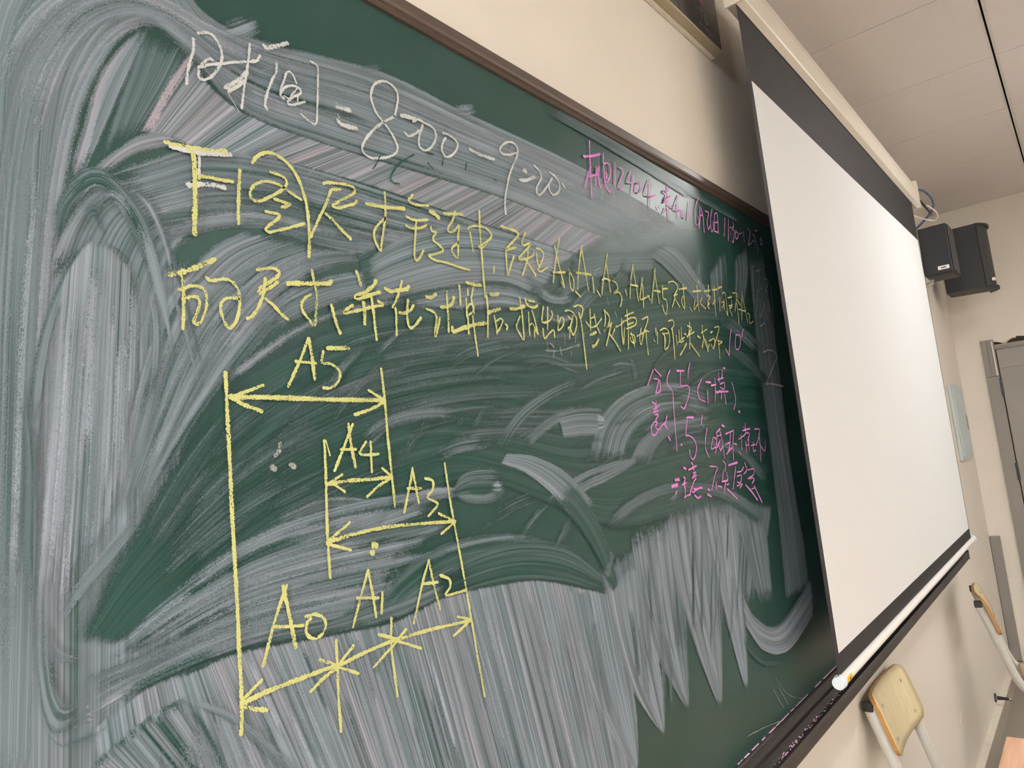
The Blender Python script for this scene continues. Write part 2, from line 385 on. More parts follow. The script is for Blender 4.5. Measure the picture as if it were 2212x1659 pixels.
# ------------------------------------------------------------------ blackboard
BX0, BX1, BZ0, BZ1, BY = 0.05, 4.05, 0.981, 2.181, -0.015
bb = tag(empty('blackboard', (0, 0, 0)), 'long green blackboard covered in chalk smears and handwritten notes', 'blackboard')
MB().box(BX0 + 0.01, BX1 - 0.01, BY, -0.001, BZ0 - 0.02, BZ1 + 0.01).build('writing_surface', MT['board'], bb)
prof = [(-0.0005, 2.170), (-0.0155, 2.1755), (-0.0190, 2.1765), (-0.0215, 2.1795), (-0.0205, 2.1825), (-0.0200, 2.1835), (-0.0232, 2.1860), (-0.0245, 2.1900), (-0.0245, 2.2030), (-0.0235, 2.2045), (-0.0005, 2.2045)]
MB().prism(prof, 'x', BX0, BX1).build('top_rail', MT['rail'], bb)
for x0, x1 in ((BX0 - 0.008, BX0 + 0.022), (BX1 - 0.022, BX1 + 0.008)):
    MB().box(x0, x1, -0.026, -0.0005, 0.93, 2.204, 0.004).build('side_rail', MT['rail'], bb)
tprof = [(-0.0005, 0.926), (-0.0005, 0.972), (-0.0152, 0.984), (-0.0195, 0.984), (-0.0225, 0.9815), (-0.0235, 0.972), (-0.0275, 0.960), (-0.0315, 0.957),
         (-0.0325, 0.965), (-0.0385, 0.966), (-0.0405, 0.957), (-0.0445, 0.952), (-0.0525, 0.952), (-0.0535, 0.955), (-0.0560, 0.955), (-0.0570, 0.951), (-0.0610, 0.951),
         (-0.0620, 0.960), (-0.0665, 0.961), (-0.0680, 0.957), (-0.0675, 0.932), (-0.0640, 0.926)]
MB().prism(tprof, 'x', BX0 - 0.01, BX1 + 0.012).build('chalk_tray', MT['tray'], bb, smooth=True)
MB().box(BX1 + 0.010, BX1 + 0.016, -0.068, -0.0005, 0.926, 0.968, 0.001).build('tray_end_cap', MT['rail'], bb)
MB().box(BX0 - 0.016, BX0 - 0.010, -0.068, -0.0005, 0.926, 0.968, 0.001).build('tray_end_cap', MT['rail'], bb)
# dust on the back lip and crumbs in the trough
rnd = random.Random(5)
md = MB(); x = 0.3
while x < 1.98:
    l = rnd.uniform(0.01, 0.09)
    if rnd.random() < 0.8:
        d = rnd.uniform(0.0008, 0.0022)
        md.add([(x, BY - 0.0004, 0.9843), (x + l, BY - 0.0004, 0.9843), (x + l * .97, BY - 0.0004 - d, 0.9845), (x + l * .05, BY - 0.0004 - d, 0.9845),
                (x, BY - 0.0004, 0.9855), (x + l, BY - 0.0004, 0.9855)], [(0, 1, 2, 3), (4, 5, 2, 3), (0, 3, 4), (1, 2, 5), (0, 1, 5, 4)])
    x += l * rnd.uniform(0.9, 1.6)
for k in range(900):
    x = rnd.uniform(0.9, 2.05); y = rnd.choice((rnd.uniform(-0.061, -0.041), rnd.uniform(-0.0315, -0.0275)))
    x = min(x, 2.1 - abs(rnd.gauss(0.4, 0.35))); r = rnd.uniform(0.0004, 0.0016); z = 0.9525 if y < -0.04 else 0.9585
    md.add([(x - r * 2, y - r, z), (x + r * 2, y - r, z), (x + r, y + r, z), (x - r, y + r, z), (x, y, z + r * 1.5)], [(0, 1, 4), (1, 2, 4), (2, 3, 4), (3, 0, 4)])
tag(md.build('tray_chalk_dust', MT['traydust'], bb), kind='stuff')

# ------------------------------------------------------------------ eraser swaths of chalk dust
def pts(s): return [tuple(float(c) for c in q.split(',')) for q in s.split()]
def catmull(P, n):
    P = np.array(P, float); k = len(P)
    if k == 2:
        t = np.linspace(0, 1, n)[:, None]; return P[0] * (1 - t) + P[1] * t
    Q = np.vstack([2 * P[0] - P[1], P, 2 * P[-1] - P[-2]])
    out = []
    for s in np.linspace(0, k - 1 - 1e-9, n):
        i = int(s); t = s - i; a, b, c, d = Q[i], Q[i + 1], Q[i + 2], Q[i + 3]
        out.append(0.5 * (2 * b + (c - a) * t + (2 * a - 5 * b + 4 * c - d) * t * t + (3 * b - a - 3 * c + d) * t ** 3))
    return np.array(out)
SV, SF, S_A, S_B, S_C = [], [], [], [], []
layer = [0]
def swath(A, B, cov, con=0.3, tint=0.25, mode='L', soft=0.006, f0=0.03, f1=0.03, op=1.0, px=True, edgeA=None, edgeB=None):
    """a wipe of the felt eraser between two edge curves; streaks run along them ('L') or across ('T')"""
    A, B = pts(A) if isinstance(A, str) else A, pts(B) if isinstance(B, str) else B
    if len(A) != len(B):
        k = max(len(A), len(B)); A = catmull(A, k); B = catmull(B, k)
    if px:
        A = [board_at(*p)[[0, 2]] for p in A]; B = [board_at(*p)[[0, 2]] for p in B]
    n, m = max(10, 9 * (len(A) - 1)), 12
    if mode == 'T': m = 22
    A, B = catmull(A, n), catmull(B, n)
    layer[0] += 1
    y = BY - 0.0001 - 0.000005 * layer[0]
    seed = layer[0] * 1.37
    mid = (A + B) / 2
    arc = np.concatenate([[0], np.cumsum(np.linalg.norm(np.diff(mid, axis=0), axis=1))])
    wid = np.linalg.norm(A - B, axis=1); W = wid.mean()
    base = len(SV)
    sa = soft if edgeA is None else edgeA; sb = soft if edgeB is None else edgeB
    for i in range(n):
        s = arc[i] / arc[-1]
        for j in range(m):
            t = j / (m - 1); p = A[i] * (1 - t) + B[i] * t
            SV.append((min(max(p[0], BX0 + 0.024), BX1 - 0.024), y, min(max(p[1], 0.9845), 2.1755)))
            if mode == 'L':
                u, v = arc[i], t * W
                e1 = min(t * wid[i] / sa, (1 - t) * wid[i] / sb); e2 = min(arc[i] / f0, (arc[-1] - arc[i]) / f1)
            else:
                u, v = t * W, arc[i]
                e1 = min(arc[i] / sa, (arc[-1] - arc[i]) / sb); e2 = min(t * wid[i] / f0, (1 - t) * wid[i] / f1)
            S_A.append((u, v, seed)); S_B.append((cov, con, tint)); S_C.append((min(e1, 4), min(e2, 4), op))
    for i in range(n - 1):
        for j in range(m - 1):
            a = base + i * m + j; SF.append((a, a + 1, a + m + 1, a + m))

FR = random.Random(3)
def fan(A, B, n, w, cov, con=0.4, tint=0.3, op=0.85, cross=False, t0=0.04, t1=0.96, span=(0.25, 0.8)):
    """narrow passes of the felt between two guide curves (or from one to the other)"""
    A, B = pts(A), pts(B); k = max(len(A), len(B), 5)
    A = catmull([board_at(*p)[[0, 2]] for p in A], 24); B = catmull([board_at(*p)[[0, 2]] for p in B], 24)
    for q in range(n):
        t = t0 + (t1 - t0) * (q + FR.random()) / n; l = FR.uniform(*span); a = FR.uniform(0, 1 - l); ww = FR.uniform(*w) / 2; c = FR.uniform(*cov)
        if cross:
            i = t * 22.99; j = int(i); f = i - j
            p, r = A[j] * (1 - f) + A[j + 1] * f, B[j] * (1 - f) + B[j + 1] * f
            s_ = np.linspace(a, a + l, 5)[:, None]; P = p * (1 - s_) + r * s_
        else:
            i = np.linspace(a * 22.99, (a + l) * 22.99, 7); j = i.astype(int); f = (i - j)[:, None]
            P = (A[j] * (1 - f) + A[j + 1] * f) * (1 - t) + (B[j] * (1 - f) + B[j + 1] * f) * t
        d = np.gradient(P, axis=0); nr = np.stack([-d[:, 1], d[:, 0]], 1); nr /= np.linalg.norm(nr, axis=1)[:, None]
        L_ = np.linalg.norm(np.diff(P, axis=0), axis=1).sum()
        swath(P - nr * ww, P + nr * ww, c, con, tint, soft=ww * 0.7, f0=L_ * 0.25, f1=L_ * 0.25, op=op, px=False)
# -- under layers, then the wipes in the order they were made
swath('-70,560 60,560 180,560 300,560 420,560', '-70,1790 60,1790 170,1790 280,1790 420,1790', 0.38, 0.36, 0.35, mode='T', soft=0.02, f0=0.02, f1=0.02)
swath('100,560 130,470 190,400 300,370', '330,760 350,650 380,560 430,500', 0.3, 0.34, 0.3, soft=0.01)
swath('1290,1230 1380,1170 1460,1105 1560,1075 1670,1090', '1330,1420 1400,1400 1480,1390 1560,1360 1640,1290', 0.3, 0.42, 0.25, mode='T', soft=0.01, f0=0.02, f1=0.06)
# left of the heading: pink strip and dark strip running down
swath('300,50 215,150 170,280 140,400', '330,55 285,160 235,270 190,370', 0.42, 0.38, 0.7)
swath('300,60 275,150 245,240 215,345', '425,105 375,190 335,245 300,290', 0.17, 0.22, 0.1)
swath('285,70 215,170 180,290 150,395', '297,70 240,170 205,290 180,370', 0.60, 0.25, 0.9, soft=0.004)
# tall wipe on the left edge, over the top and down to the right behind the heading
swath('-70,1700 -70,1100 -90,600 -160,120 -110,-160 110,-260 330,-170 410,-20 470,42 590,92 830,155 1000,238 1240,352 1400,445 1490,505',
      '70,1700 92,1100 125,600 170,290 222,150 275,75 325,58 370,80 425,140 520,240 690,308 880,365 1080,425 1250,490 1380,545', 0.40, 0.26, 0.3, soft=0.006, f1=0.2)
swath('-120,1700 -120,1200 -120,700 -120,300', '30,1700 38,1200 50,700 90,330', 0.50, 0.25, 0.4, soft=0.02, f1=0.15)
fan('-60,1700 -60,1100 -60,600 -40,250 40,60 150,-30 290,-30 400,20 470,52 590,95 830,158 1000,242 1240,358 1400,450', '60,1700 85,1100 115,600 160,290 215,150 270,80 325,62 368,85 420,140 520,240 690,305 880,362 1080,422 1250,488', 34, (0.006, 0.022), (0.25, 0.58), span=(0.15, 0.45))
# shaggy ends along the upper edge
swath('455,55 500,38 540,25', '490,100 540,95 578,72', 0.42, 0.5, 0.3, soft=0.012, f0=0.02, f1=0.02)
swath('980,225 1000,222 1020,222', '985,252 1010,255 1034,245', 0.5, 0.6, 0.3, soft=0.012, f0=0.01, f1=0.016)
swath('790,140 800,135 820,132', '760,150 800,160 830,155', 0.35, 0.4, 0.3, soft=0.012, f0=0.01, f1=0.014)
# pink striped wipe under the heading
swath('405,112 470,200 560,258 690,306 880,365 1080,425 1250,490 1330,522', '298,285 370,300 450,330 590,345 800,402 1000,470 1200,535 1260,552', 0.44, 0.5, 0.75, mode='T', soft=0.004, f0=0.004, f1=0.004, edgeB=0.05)
swath('407,110 350,190 300,285', '424,125 376,200 330,287', 0.62, 0.3, 1.0, soft=0.004, f0=0.01, f1=0.01, op=0.85)
# arc wipe behind the first yellow line
swath('225,372 330,340 420,318 600,343 800,402 1000,470 1150,520 1242,548', '345,522 420,507 500,494 580,500 700,535 820,552 1000,556 1180,556', 0.36, 0.3, 0.3, soft=0.004, f0=0.03, f1=0.01)
swath('180,385 245,322 310,287 370,284 412,312', '240,372 285,340 330,328 375,322 425,332', 0.46, 0.32, 0.5, soft=0.004, f0=0.02)
swath('290,440 400,428 500,425 600,430 700,450 830,480', '340,522 420,507 500,494 580,497 700,532 830,520', 0.2, 0.26, 0.2, soft=0.015, f1=0.1)
swath('490,390 560,400 640,398 770,430', '520,480 610,500 685,532 780,530', 0.12, 0.22, 0.15, soft=0.008, f0=0.015, f1=0.08)
fan('240,372 330,345 420,325 600,348 800,408 1000,475 1150,522', '350,515 420,503 500,490 580,490 700,520 800,530 1100,540', 26, (0.005, 0.016), (0.1, 0.5), span=(0.2, 0.6))
# slanting wipe behind the second yellow line
swath('350,660 400,585 460,530 530,497', '500,790 560,690 650,600 790,548', 0.36, 0.4, 0.3, soft=0.005)
swath('560,565 640,545 720,535 790,540', '600,640 680,600 740,580 800,575', 0.36, 0.34, 0.3, soft=0.01, f0=0.08)
swath('540,690 640,620 740,585 900,575 1050,570', '560,745 650,690 760,650 900,628 1060,622', 0.36, 0.34, 0.25, soft=0.008, f0=0.06, f1=0.1)
# dark notch, then the arc wipe to its right
swath('770,550 800,535 850,520', '785,640 815,630 860,590', 0.07, 0.16, 0.1, soft=0.004, f0=0.006)
swath('790,560 850,520 930,492 1000,486 1120,508 1242,547', '800,655 860,645 930,628 1000,615 1090,612 1160,640', 0.40, 0.36, 0.25, soft=0.005, f0=0.02, f1=0.02)
swath('860,640 960,620 1080,612 1170,640', '880,700 960,690 1080,670 1180,690', 0.33, 0.34, 0.25, soft=0.012, f0=0.05, f1=0.03)
swath('1100,560 1150,555 1242,545', '1120,600 1160,590 1230,560', 0.5, 0.25, 0.45, soft=0.006, f0=0.05, f1=0.01)
# slanting field left of the big dark sweep
swath('235,1120 265,960 310,760 350,640 400,580', '310,1110 400,940 480,835 560,735 650,640', 0.36, 0.32, 0.25, soft=0.008)
fan('250,1100 270,960 312,760 352,640 402,582 530,500', '310,1100 405,940 485,835 565,735 655,640 790,560', 26, (0.005, 0.016), (0.2, 0.55), span=(0.2, 0.6))
# feather of upright streaks
swath('185,503 120,610 75,740 52,870 40,1040', '205,520 150,620 112,740 95,880 92,1060', 0.38, 0.3, 0.3, soft=0.004, f0=0.02, f1=0.1)
swath('120,640 150,575 190,520 225,520 265,555 305,600', '62,1370 88,1360 130,1320 180,1270 240,1160 290,1060', 0.50, 0.48, 0.35, mode='T', soft=0.012, f0=0.008, f1=0.05)
swath('300,600 320,700 310,850 270,1020', '355,640 360,760 340,900 290,1070', 0.4, 0.34, 0.25, soft=0.012)
fan('125,640 155,575 190,525 225,525 262,560 300,605', '68,1330 92,1330 132,1300 182,1250 238,1150 285,1060', 26, (0.004, 0.012), (0.35, 0.75), cross=True, span=(0.3, 0.7))
# knot above the feather
swath('108,520 118,430 165,370 215,355 262,392 305,445 335,510 355,580', '130,560 150,470 185,425 220,420 250,450 280,500 305,560 322,620', 0.17, 0.34, 0.2, soft=0.006)
swath('92,620 122,520 160,455 188,430 205,445', '150,570 168,510 184,478 200,462 215,478', 0.45, 0.36, 0.3, soft=0.004)
swath('205,420 240,400 280,430 300,470', '215,450 240,440 262,462 280,500', 0.42, 0.4, 0.3, soft=0.005)
swath('170,470 190,440 210,440 230,490', '185,520 198,480 208,480 215,520', 0.14, 0.3, 0.1, soft=0.005)
for c_ in ('112,500 130,430 170,390 210,395', '150,430 190,380 240,385 280,430', '205,470 235,430 270,450 300,510', '180,500 195,465 215,470 228,520', '225,520 255,540 285,570 310,600'):
    P_ = np.array(pts(c_)); swath([tuple(p) for p in P_ + (-4, -5)], [tuple(p) for p in P_ + (5, 7)], 0.08, 0.25, 0.1, soft=0.003, f0=0.02, f1=0.02)
for c_ in ('108,530 125,460 160,415 190,405', '165,440 200,400 245,410', '240,470 262,480 290,530', '185,530 200,490 212,500'):
    P_ = np.array(pts(c_)); swath([tuple(p) for p in P_ + (-2, -2)], [tuple(p) for p in P_ + (3, 4)], 0.6, 0.35, 0.3, soft=0.002, f0=0.02, f1=0.02)
swath('283,480 312,555 325,610 350,690 370,778', '303,470 336,540 354,610 368,690 375,776', 0.5, 0.3, 0.45, soft=0.003, f1=0.01)
swath('265,405 312,450 350,540 372,640', '282,398 330,445 365,530 385,640', 0.4, 0.35, 0.3, soft=0.004, f1=0.06)
swath('332,470 368,565 395,665 432,810', '346,475 386,565 418,680 446,812', 0.2, 0.3, 0.2, soft=0.005, f1=0.03)
swath('356,610 385,700 410,790 425,850', '366,600 400,690 425,790 436,850', 0.4, 0.35, 0.35, soft=0.004)
# big dark sweep cleaned with a damp cloth
swath('150,1385 215,1240 300,1090 380,960 475,842 600,752 740,690 900,655 1100,660 1300,620 1500,600 1640,640', '270,1400 380,1330 520,1260 640,1190 760,1130 900,1080 1050,1050 1200,1100 1350,1150 1480,1120 1600,1090 1680,1080', 0.03, 0.08, 0.1, soft=0.02, f0=0.01, f1=0.1, edgeA=0.016)
swath('455,840 540,765 640,700 740,662 880,632', '485,838 560,785 650,722 750,680 890,652', 0.5, 0.36, 0.5, soft=0.006, f0=0.03, f1=0.05)
swath('150,1360 210,1230 290,1090 370,960', '170,1375 240,1240 325,1100 400,975', 0.3, 0.3, 0.2, soft=0.01, f0=0.03, f1=0.1)
# flowing bands at lower left
swath('108,1345 150,1270 215,1190 300,1090', '118,1372 175,1300 240,1220 320,1120', 0.36, 0.3, 0.25, soft=0.006)
swath('108,1335 130,1390 180,1405', '105,1370 120,1430 190,1450', 0.42, 0.3, 0.3, soft=0.006)
swath('255,1380 360,1290 470,1210 600,1140 740,1095 900,1060', '200,1460 330,1400 470,1300 620,1230 780,1170 940,1110', 0.32, 0.42, 0.25, soft=0.01, f0=0.05)
swath('560,1130 680,1070 760,1065 860,1090', '560,1180 680,1140 760,1120 860,1120', 0.3, 0.4, 0.25, soft=0.012, f0=0.05, f1=0.05)
swath('700,1130 820,1090 920,1050 1010,1045', '720,1170 840,1125 940,1085 1020,1070', 0.42, 0.36, 0.3, soft=0.008, f0=0.05, f1=0.05)
swath('165,1455 320,1395 480,1315 640,1245 800,1170 960,1110', '175,1500 330,1440 490,1360 650,1285 820,1215 980,1150', 0.14, 0.3, 0.15, soft=0.01)
swath('175,1510 330,1425 480,1360 640,1285 780,1225 900,1190', '185,1565 350,1470 500,1410 650,1365 800,1320 920,1270', 0.45, 0.42, 0.35, soft=0.006, f1=0.1)
swath('160,1480 240,1440 330,1410 420,1370', '170,1530 250,1490 340,1450 430,1405', 0.36, 0.36, 0.3, soft=0.01)
fan('270,1370 400,1260 560,1150 740,1085 900,1055 1010,1045', '190,1550 350,1465 520,1400 700,1362 850,1328 950,1280', 46, (0.006, 0.02), (0.08, 0.55), span=(0.2, 0.7), con=0.5)
swath('520,1375 700,1335 840,1275 960,1230', '500,1410 700,1375 850,1342 965,1292', 0.19, 0.32, 0.2, soft=0.008, f0=0.08)
swath('800,1300 850,1240 930,1180 1030,1150 1130,1150 1230,1180', '850,1340 900,1290 970,1245 1050,1220 1130,1210 1220,1230', 0.12, 0.26, 0.15, soft=0.012)
swath('950,1240 1030,1190 1130,1165 1230,1180 1310,1250', '960,1295 1040,1270 1125,1254 1210,1260 1318,1285', 0.10, 0.2, 0.15, soft=0.006, f0=0.05)
swath('900,1220 960,1180 1060,1155 1150,1150', '915,1235 975,1198 1065,1172 1150,1165', 0.26, 0.3, 0.25, soft=0.006, f0=0.08, f1=0.1)
fan('300,1200 400,1010 500,880 640,780 800,710 1000,690 1250,680', '300,1330 480,1190 620,1110 760,1050 900,1000 1050,960 1250,960', 40, (0.006, 0.03), (0.03, 0.17), span=(0.1, 0.4), con=0.3, op=0.7)
# upright streaks along the bottom
swath('185,1580 320,1482 420,1445 520,1405 700,1372 850,1340 955,1290 1060,1264 1160,1252 1250,1268 1318,1284', '205,1760 380,1790 540,1800 700,1810 850,1810 980,1800 1090,1790 1190,1775 1280,1750 1340,1720 1380,1690', 0.46, 0.46, 0.4, mode='T', soft=0.01, f0=0.004, f1=0.01)
swath('1215,1268 1250,1420 1300,1560 1374,1675', '1335,1280 1358,1420 1376,1540 1380,1670', 0.45, 0.42, 0.3, soft=0.008, f0=0.01, f1=0.02)
swath('1295,1225 1325,1370 1368,1500 1430,1592', '1395,1165 1412,1350 1432,1480 1437,1588', 0.44, 0.42, 0.3, soft=0.008, f0=0.05, f1=0.02)
swath('1355,1150 1382,1300 1422,1430 1481,1537', '1458,1100 1474,1280 1486,1420 1490,1531', 0.42, 0.42, 0.3, soft=0.008, f0=0.05, f1=0.02)
swath('1435,1100 1460,1260 1500,1400 1550,1530', '1540,1075 1552,1250 1560,1400 1561,1524', 0.42, 0.42, 0.3, soft=0.008, f0=0.05, f1=0.02)
swath('1510,1075 1540,1230 1576,1380 1608,1494', '1595,1078 1604,1230 1613,1380 1616,1488', 0.42, 0.42, 0.3, soft=0.008, f0=0.05, f1=0.02)
swath('1580,1085 1605,1190 1640,1310', '1650,1100 1662,1200 1670,1305', 0.36, 0.42, 0.25, soft=0.012, f0=0.05, f1=0.05)
for x0, y0, x1, y1, x2, y2 in ((1270, 1290, 1300, 1450, 1360, 1640), (1350, 1250, 1375, 1420, 1418, 1570), (1410, 1180, 1432, 1360, 1474, 1510), (1480, 1130, 1505, 1310, 1545, 1470), (1555, 1100, 1570, 1280, 1602, 1455)):
    swath([(x0, y0), (x1, y1), (x2, y2)], [(x0 + 9, y0), (x1 + 9, y1), (x2 + 7, y2)], 0.66, 0.25, 0.3, soft=0.004, f0=0.06, f1=0.02, op=0.7)
fan('190,1600 320,1490 420,1450 520,1412 700,1378 850,1348 955,1298 1060,1270 1160,1258 1250,1275 1315,1290', '205,1760 380,1790 540,1800 700,1810 850,1810 980,1800 1090,1790 1190,1775 1280,1750 1340,1720 1380,1690', 60, (0.004, 0.016), (0.25, 0.7), cross=True, span=(0.3, 0.8), con=0.5)
fan('1330,1250 1400,1170 1480,1110 1570,1085 1640,1100', '1372,1600 1430,1560 1485,1500 1560,1470 1612,1430', 22, (0.006, 0.018), (0.12, 0.6), cross=True, t0=0.05, t1=0.95, span=(0.35, 0.75), con=0.4, op=0.7)
# right-hand columns, shaggy tops and the sickle near the screen
swath('1614,555 1634,760 1665,1000 1685,1180 1695,1300', '1648,560 1678,760 1708,1000 1738,1180 1748,1275', 0.38, 0.34, 0.2, soft=0.012, f0=0.04, f1=0.02)
swath('1640,700 1660,900 1690,1100 1705,1290', '1660,700 1690,900 1720,1100 1742,1265', 0.5, 0.4, 0.25, soft=0.012, f0=0.15, f1=0.02)
swath('1598,1275 1630,1330 1680,1345 1752,1245', '1606,1350 1650,1408 1705,1405 1757,1330', 0.48, 0.45, 0.25, soft=0.006, f0=0.02, f1=0.02)
swath('1600,1370 1640,1420 1690,1425', '1605,1400 1645,1440 1690,1438', 0.14, 0.25, 0.2, soft=0.01)
for (xa, ya, xb, yb, x2a, y2, x2b) in ((1488, 605, 1512, 545, 1500, 690, 1528), (1530, 600, 1565, 528, 1535, 700, 1570), (1582, 560, 1612, 520, 1578, 690, 1606), (1622, 560, 1650, 540, 1630, 660, 1662)):
    swath([(xa, (ya + yb) / 2 + 20), (xa + 2, ya + 40), (x2a, y2)], [(xb, yb), (xb + 6, yb + 70), (x2b, y2)], 0.27, 0.34, 0.2, soft=0.022, f0=0.03, f1=0.14)
swath('1430,520 1470,545 1510,600 1550,660', '1380,545 1420,570 1470,620 1520,680', 0.22, 0.3, 0.2, soft=0.015, f0=0.05, f1=0.06)
swath('1225,555 1330,540 1420,545', '1230,620 1330,600 1420,590', 0.10, 0.14, 0.1, soft=0.015)
# crossing wipes right of the diagram
swath('1265,1000 1290,905 1350,845 1440,822 1540,850', '1345,1000 1365,940 1410,900 1470,890 1545,905', 0.33, 0.42, 0.2, soft=0.015, f1=0.12)
swath('1355,1000 1385,945 1450,905 1540,885', '1400,1010 1425,960 1470,935 1540,930', 0.26, 0.34, 0.2, soft=0.012, f1=0.1)
swath('1430,960 1500,940 1600,960 1660,1030', '1440,985 1500,965 1590,985 1650,1050', 0.18, 0.25, 0.2, soft=0.012, f0=0.05, f1=0.05)
swath('1300,1120 1370,1065 1460,1035 1570,1050 1655,1105', '1320,1150 1390,1095 1470,1070 1560,1085 1640,1140', 0.17, 0.25, 0.15, soft=0.015, f0=0.05, f1=0.05)
swath('1060,965 1110,885 1180,835 1265,800', '1092,972 1135,912 1195,865 1265,832', 0.19, 0.3, 0.2, soft=0.01, f0=0.05, f1=0.1)
swath('1120,950 1170,905 1215,880 1260,870', '1140,970 1190,930 1230,905 1270,900', 0.24, 0.34, 0.2, soft=0.01, f0=0.02, f1=0.06)
swath('1200,892 1250,880 1300,882', '1215,948 1255,944 1292,942', 0.4, 0.4, 0.25, soft=0.004, f0=0.004, f1=0.006)
swath('1285,890 1300,895 1306,905', '1288,945 1298,940 1306,925', 0.5, 0.8, 0.3, soft=0.008, f0=0.008, f1=0.008)
swath('970,1060 1000,1018 1050,1008 1085,1018', '972,1075 1010,1090 1050,1092 1090,1075', 0.22, 0.4, 0.2, soft=0.006, f0=0.02)
swath('985,1055 1010,1035 1045,1030 1075,1036', '985,1062 1010,1072 1045,1074 1075,1066', 0.06, 0.2, 0.1, soft=0.006)
swath('1060,1038 1072,1034 1086,1040', '1058,1066 1072,1070 1088,1062', 0.4, 0.9, 0.3, soft=0.012, f0=0.012, f1=0.012)
swath('1170,1085 1235,1030 1305,1000 1372,985', '1240,1085 1265,1062 1315,1038 1374,1002', 0.36, 0.4, 0.25, soft=0.006, f0=0.02, f1=0.008)
swath('1090,978 1155,985 1225,1022 1290,1095', '1076,1002 1130,1022 1182,1062 1232,1118', 0.44, 0.4, 0.25, soft=0.004, f0=0.006, f1=0.03)
swath('1230,1035 1265,1075 1300,1140 1338,1262', '1180,1075 1225,1120 1275,1190 1320,1284', 0.05, 0.13, 0.1, soft=0.012, f0=0.03, f1=0.008)
swath('1310,1215 1325,1200 1310,1180', '1300,1240 1312,1250 1318,1240', 0.4, 0.4, 0.3, soft=0.005, f0=0.006, f1=0.006, op=0.5)
# lower left sickle, slit and rough patch
swath('35,830 42,1000 38,1200 52,1400', '58,780 82,1000 84,1200 76,1400', 0.17, 0.25, 0.15, soft=0.006, f0=0.06, f1=0.1)
swath('70,1280 68,1400 84,1540 115,1595 185,1560', '118,1340 112,1410 122,1480 148,1512 190,1480', 0.36, 0.4, 0.3, soft=0.006, f0=0.05, f1=0.03)
swath('108,1400 102,1450 106,1510', '120,1400 122,1450 132,1495', 0.1, 0.2, 0.1, soft=0.005)
swath('80,1540 120,1600 170,1590 250,1545', '95,1580 130,1615 180,1605 260,1560', 0.16, 0.3, 0.2, soft=0.006)
swath('180,1680 255,1600 330,1545 400,1505', '330,1780 400,1760 450,1700 480,1650', 0.36, 0.6, 0.5, mode='T', soft=0.01, f0=0.004, f1=0.06)
swath('190,1650 260,1590 330,1535 400,1500', '210,1680 275,1620 340,1565 405,1525', 0.24, 0.6, 0.4, mode='T', soft=0.006, f0=0.004, f1=0.012)
swath('385,1515 420,1560 450,1620 470,1700', '420,1520 450,1570 480,1630 510,1700', 0.16, 0.25, 0.2, soft=0.008)
swath('400,1500 480,1520 570,1580 680,1690', '440,1540 500,1570 560,1630 620,1700', 0.33, 0.4, 0.3, soft=0.012, f0=0.01)
# scuffs in the dark sweep
def scuff(s, w, cov, con=0.35, op=0.9, tint=0.25):
    P = np.array(pts(s)); d = np.gradient(P, axis=0); nrm = np.stack([-d[:, 1], d[:, 0]], 1); nrm /= np.linalg.norm(nrm, axis=1)[:, None]
    swath([tuple(p) for p in P - nrm * w / 2], [tuple(p) for p in P + nrm * w / 2], cov, con, tint, soft=0.007, f0=0.05, f1=0.05, op=op)
for s, w, c in (('770,960 830,915 900,895 990,893', 34, 0.24), ('800,775 840,735 880,700', 22, 0.26), ('880,760 930,725 985,700', 20, 0.18), ('960,790 1020,755 1110,735', 34, 0.22),
                ('1000,830 1060,780 1130,750', 20, 0.16), ('1110,780 1180,775 1250,800', 26, 0.13), ('700,870 740,800 800,740', 36, 0.15), ('600,930 650,870 700,830', 24, 0.12),
                ('520,1010 570,960 640,900', 22, 0.11), ('700,930 760,850 830,780', 20, 0.13), ('740,1000 790,960 860,900', 26, 0.12), ('850,1010 890,950 930,900', 22, 0.17),
                ('930,990 990,965 1060,955', 40, 0.2), ('1010,940 1040,890 1060,850', 14, 0.22), ('1180,790 1240,790 1290,790', 20, 0.15), ('1240,850 1290,820 1350,800', 18, 0.2),
                ('860,1120 920,1080 1000,1070', 20, 0.28), ('1060,1120 1110,1090 1160,1070', 30, 0.14), ('1110,1180 1150,1120 1190,1080', 16, 0.24), ('1190,1200 1215,1150 1235,1100', 16, 0.26),
                ('1210,1180 1225,1145 1245,1115', 5, 0.4), ('1000,1160 1060,1130 1100,1105', 12, 0.15), ('640,1120 690,1090 730,1080', 40, 0.24), ('850,1060 830,1110 800,1160', 14, 0.16),
                ('1400,800 1440,760 1470,740', 12, 0.14), ('1560,690 1600,720 1640,760', 26, 0.2), ('1570,745 1620,790 1660,830', 20, 0.16), ('1480,840 1540,800 1580,800', 14, 0.13),
                ('1190,650 1230,620 1280,600', 30, 0.22), ('1220,700 1260,650 1290,620', 36, 0.2), ('1310,620 1340,590 1350,560', 18, 0.13), ('1130,640 1160,620 1190,615', 24, 0.24),
                ('1310,800 1340,790 1370,795', 22, 0.24), ('1350,770 1365,790 1372,830', 12, 0.3), ('1370,840 1410,815 1450,790', 10, 0.2), ('300,900 340,800 380,740', 30, 0.3),
                ('1090,760 1150,740 1230,745', 18, 0.2), ('1160,730 1200,730 1260,720', 20, 0.17), ('640,1210 700,1180 760,1165', 14, 0.28), ('1450,1010 1500,1000 1560,1010', 16, 0.16),
                ('1440,1085 1455,1075 1470,1065', 16, 0.34), ('350,1240 380,1200 420,1170', 16, 0.2), ('260,1330 300,1270 330,1230', 10, 0.2), ('1380,930 1430,915 1500,910', 16, 0.3)):
    scuff(s, w, c)
scuff('1180,235 1350,332 1500,425', 26, 0.12); scuff('1300,310 1450,395 1600,480', 14, 0.14)
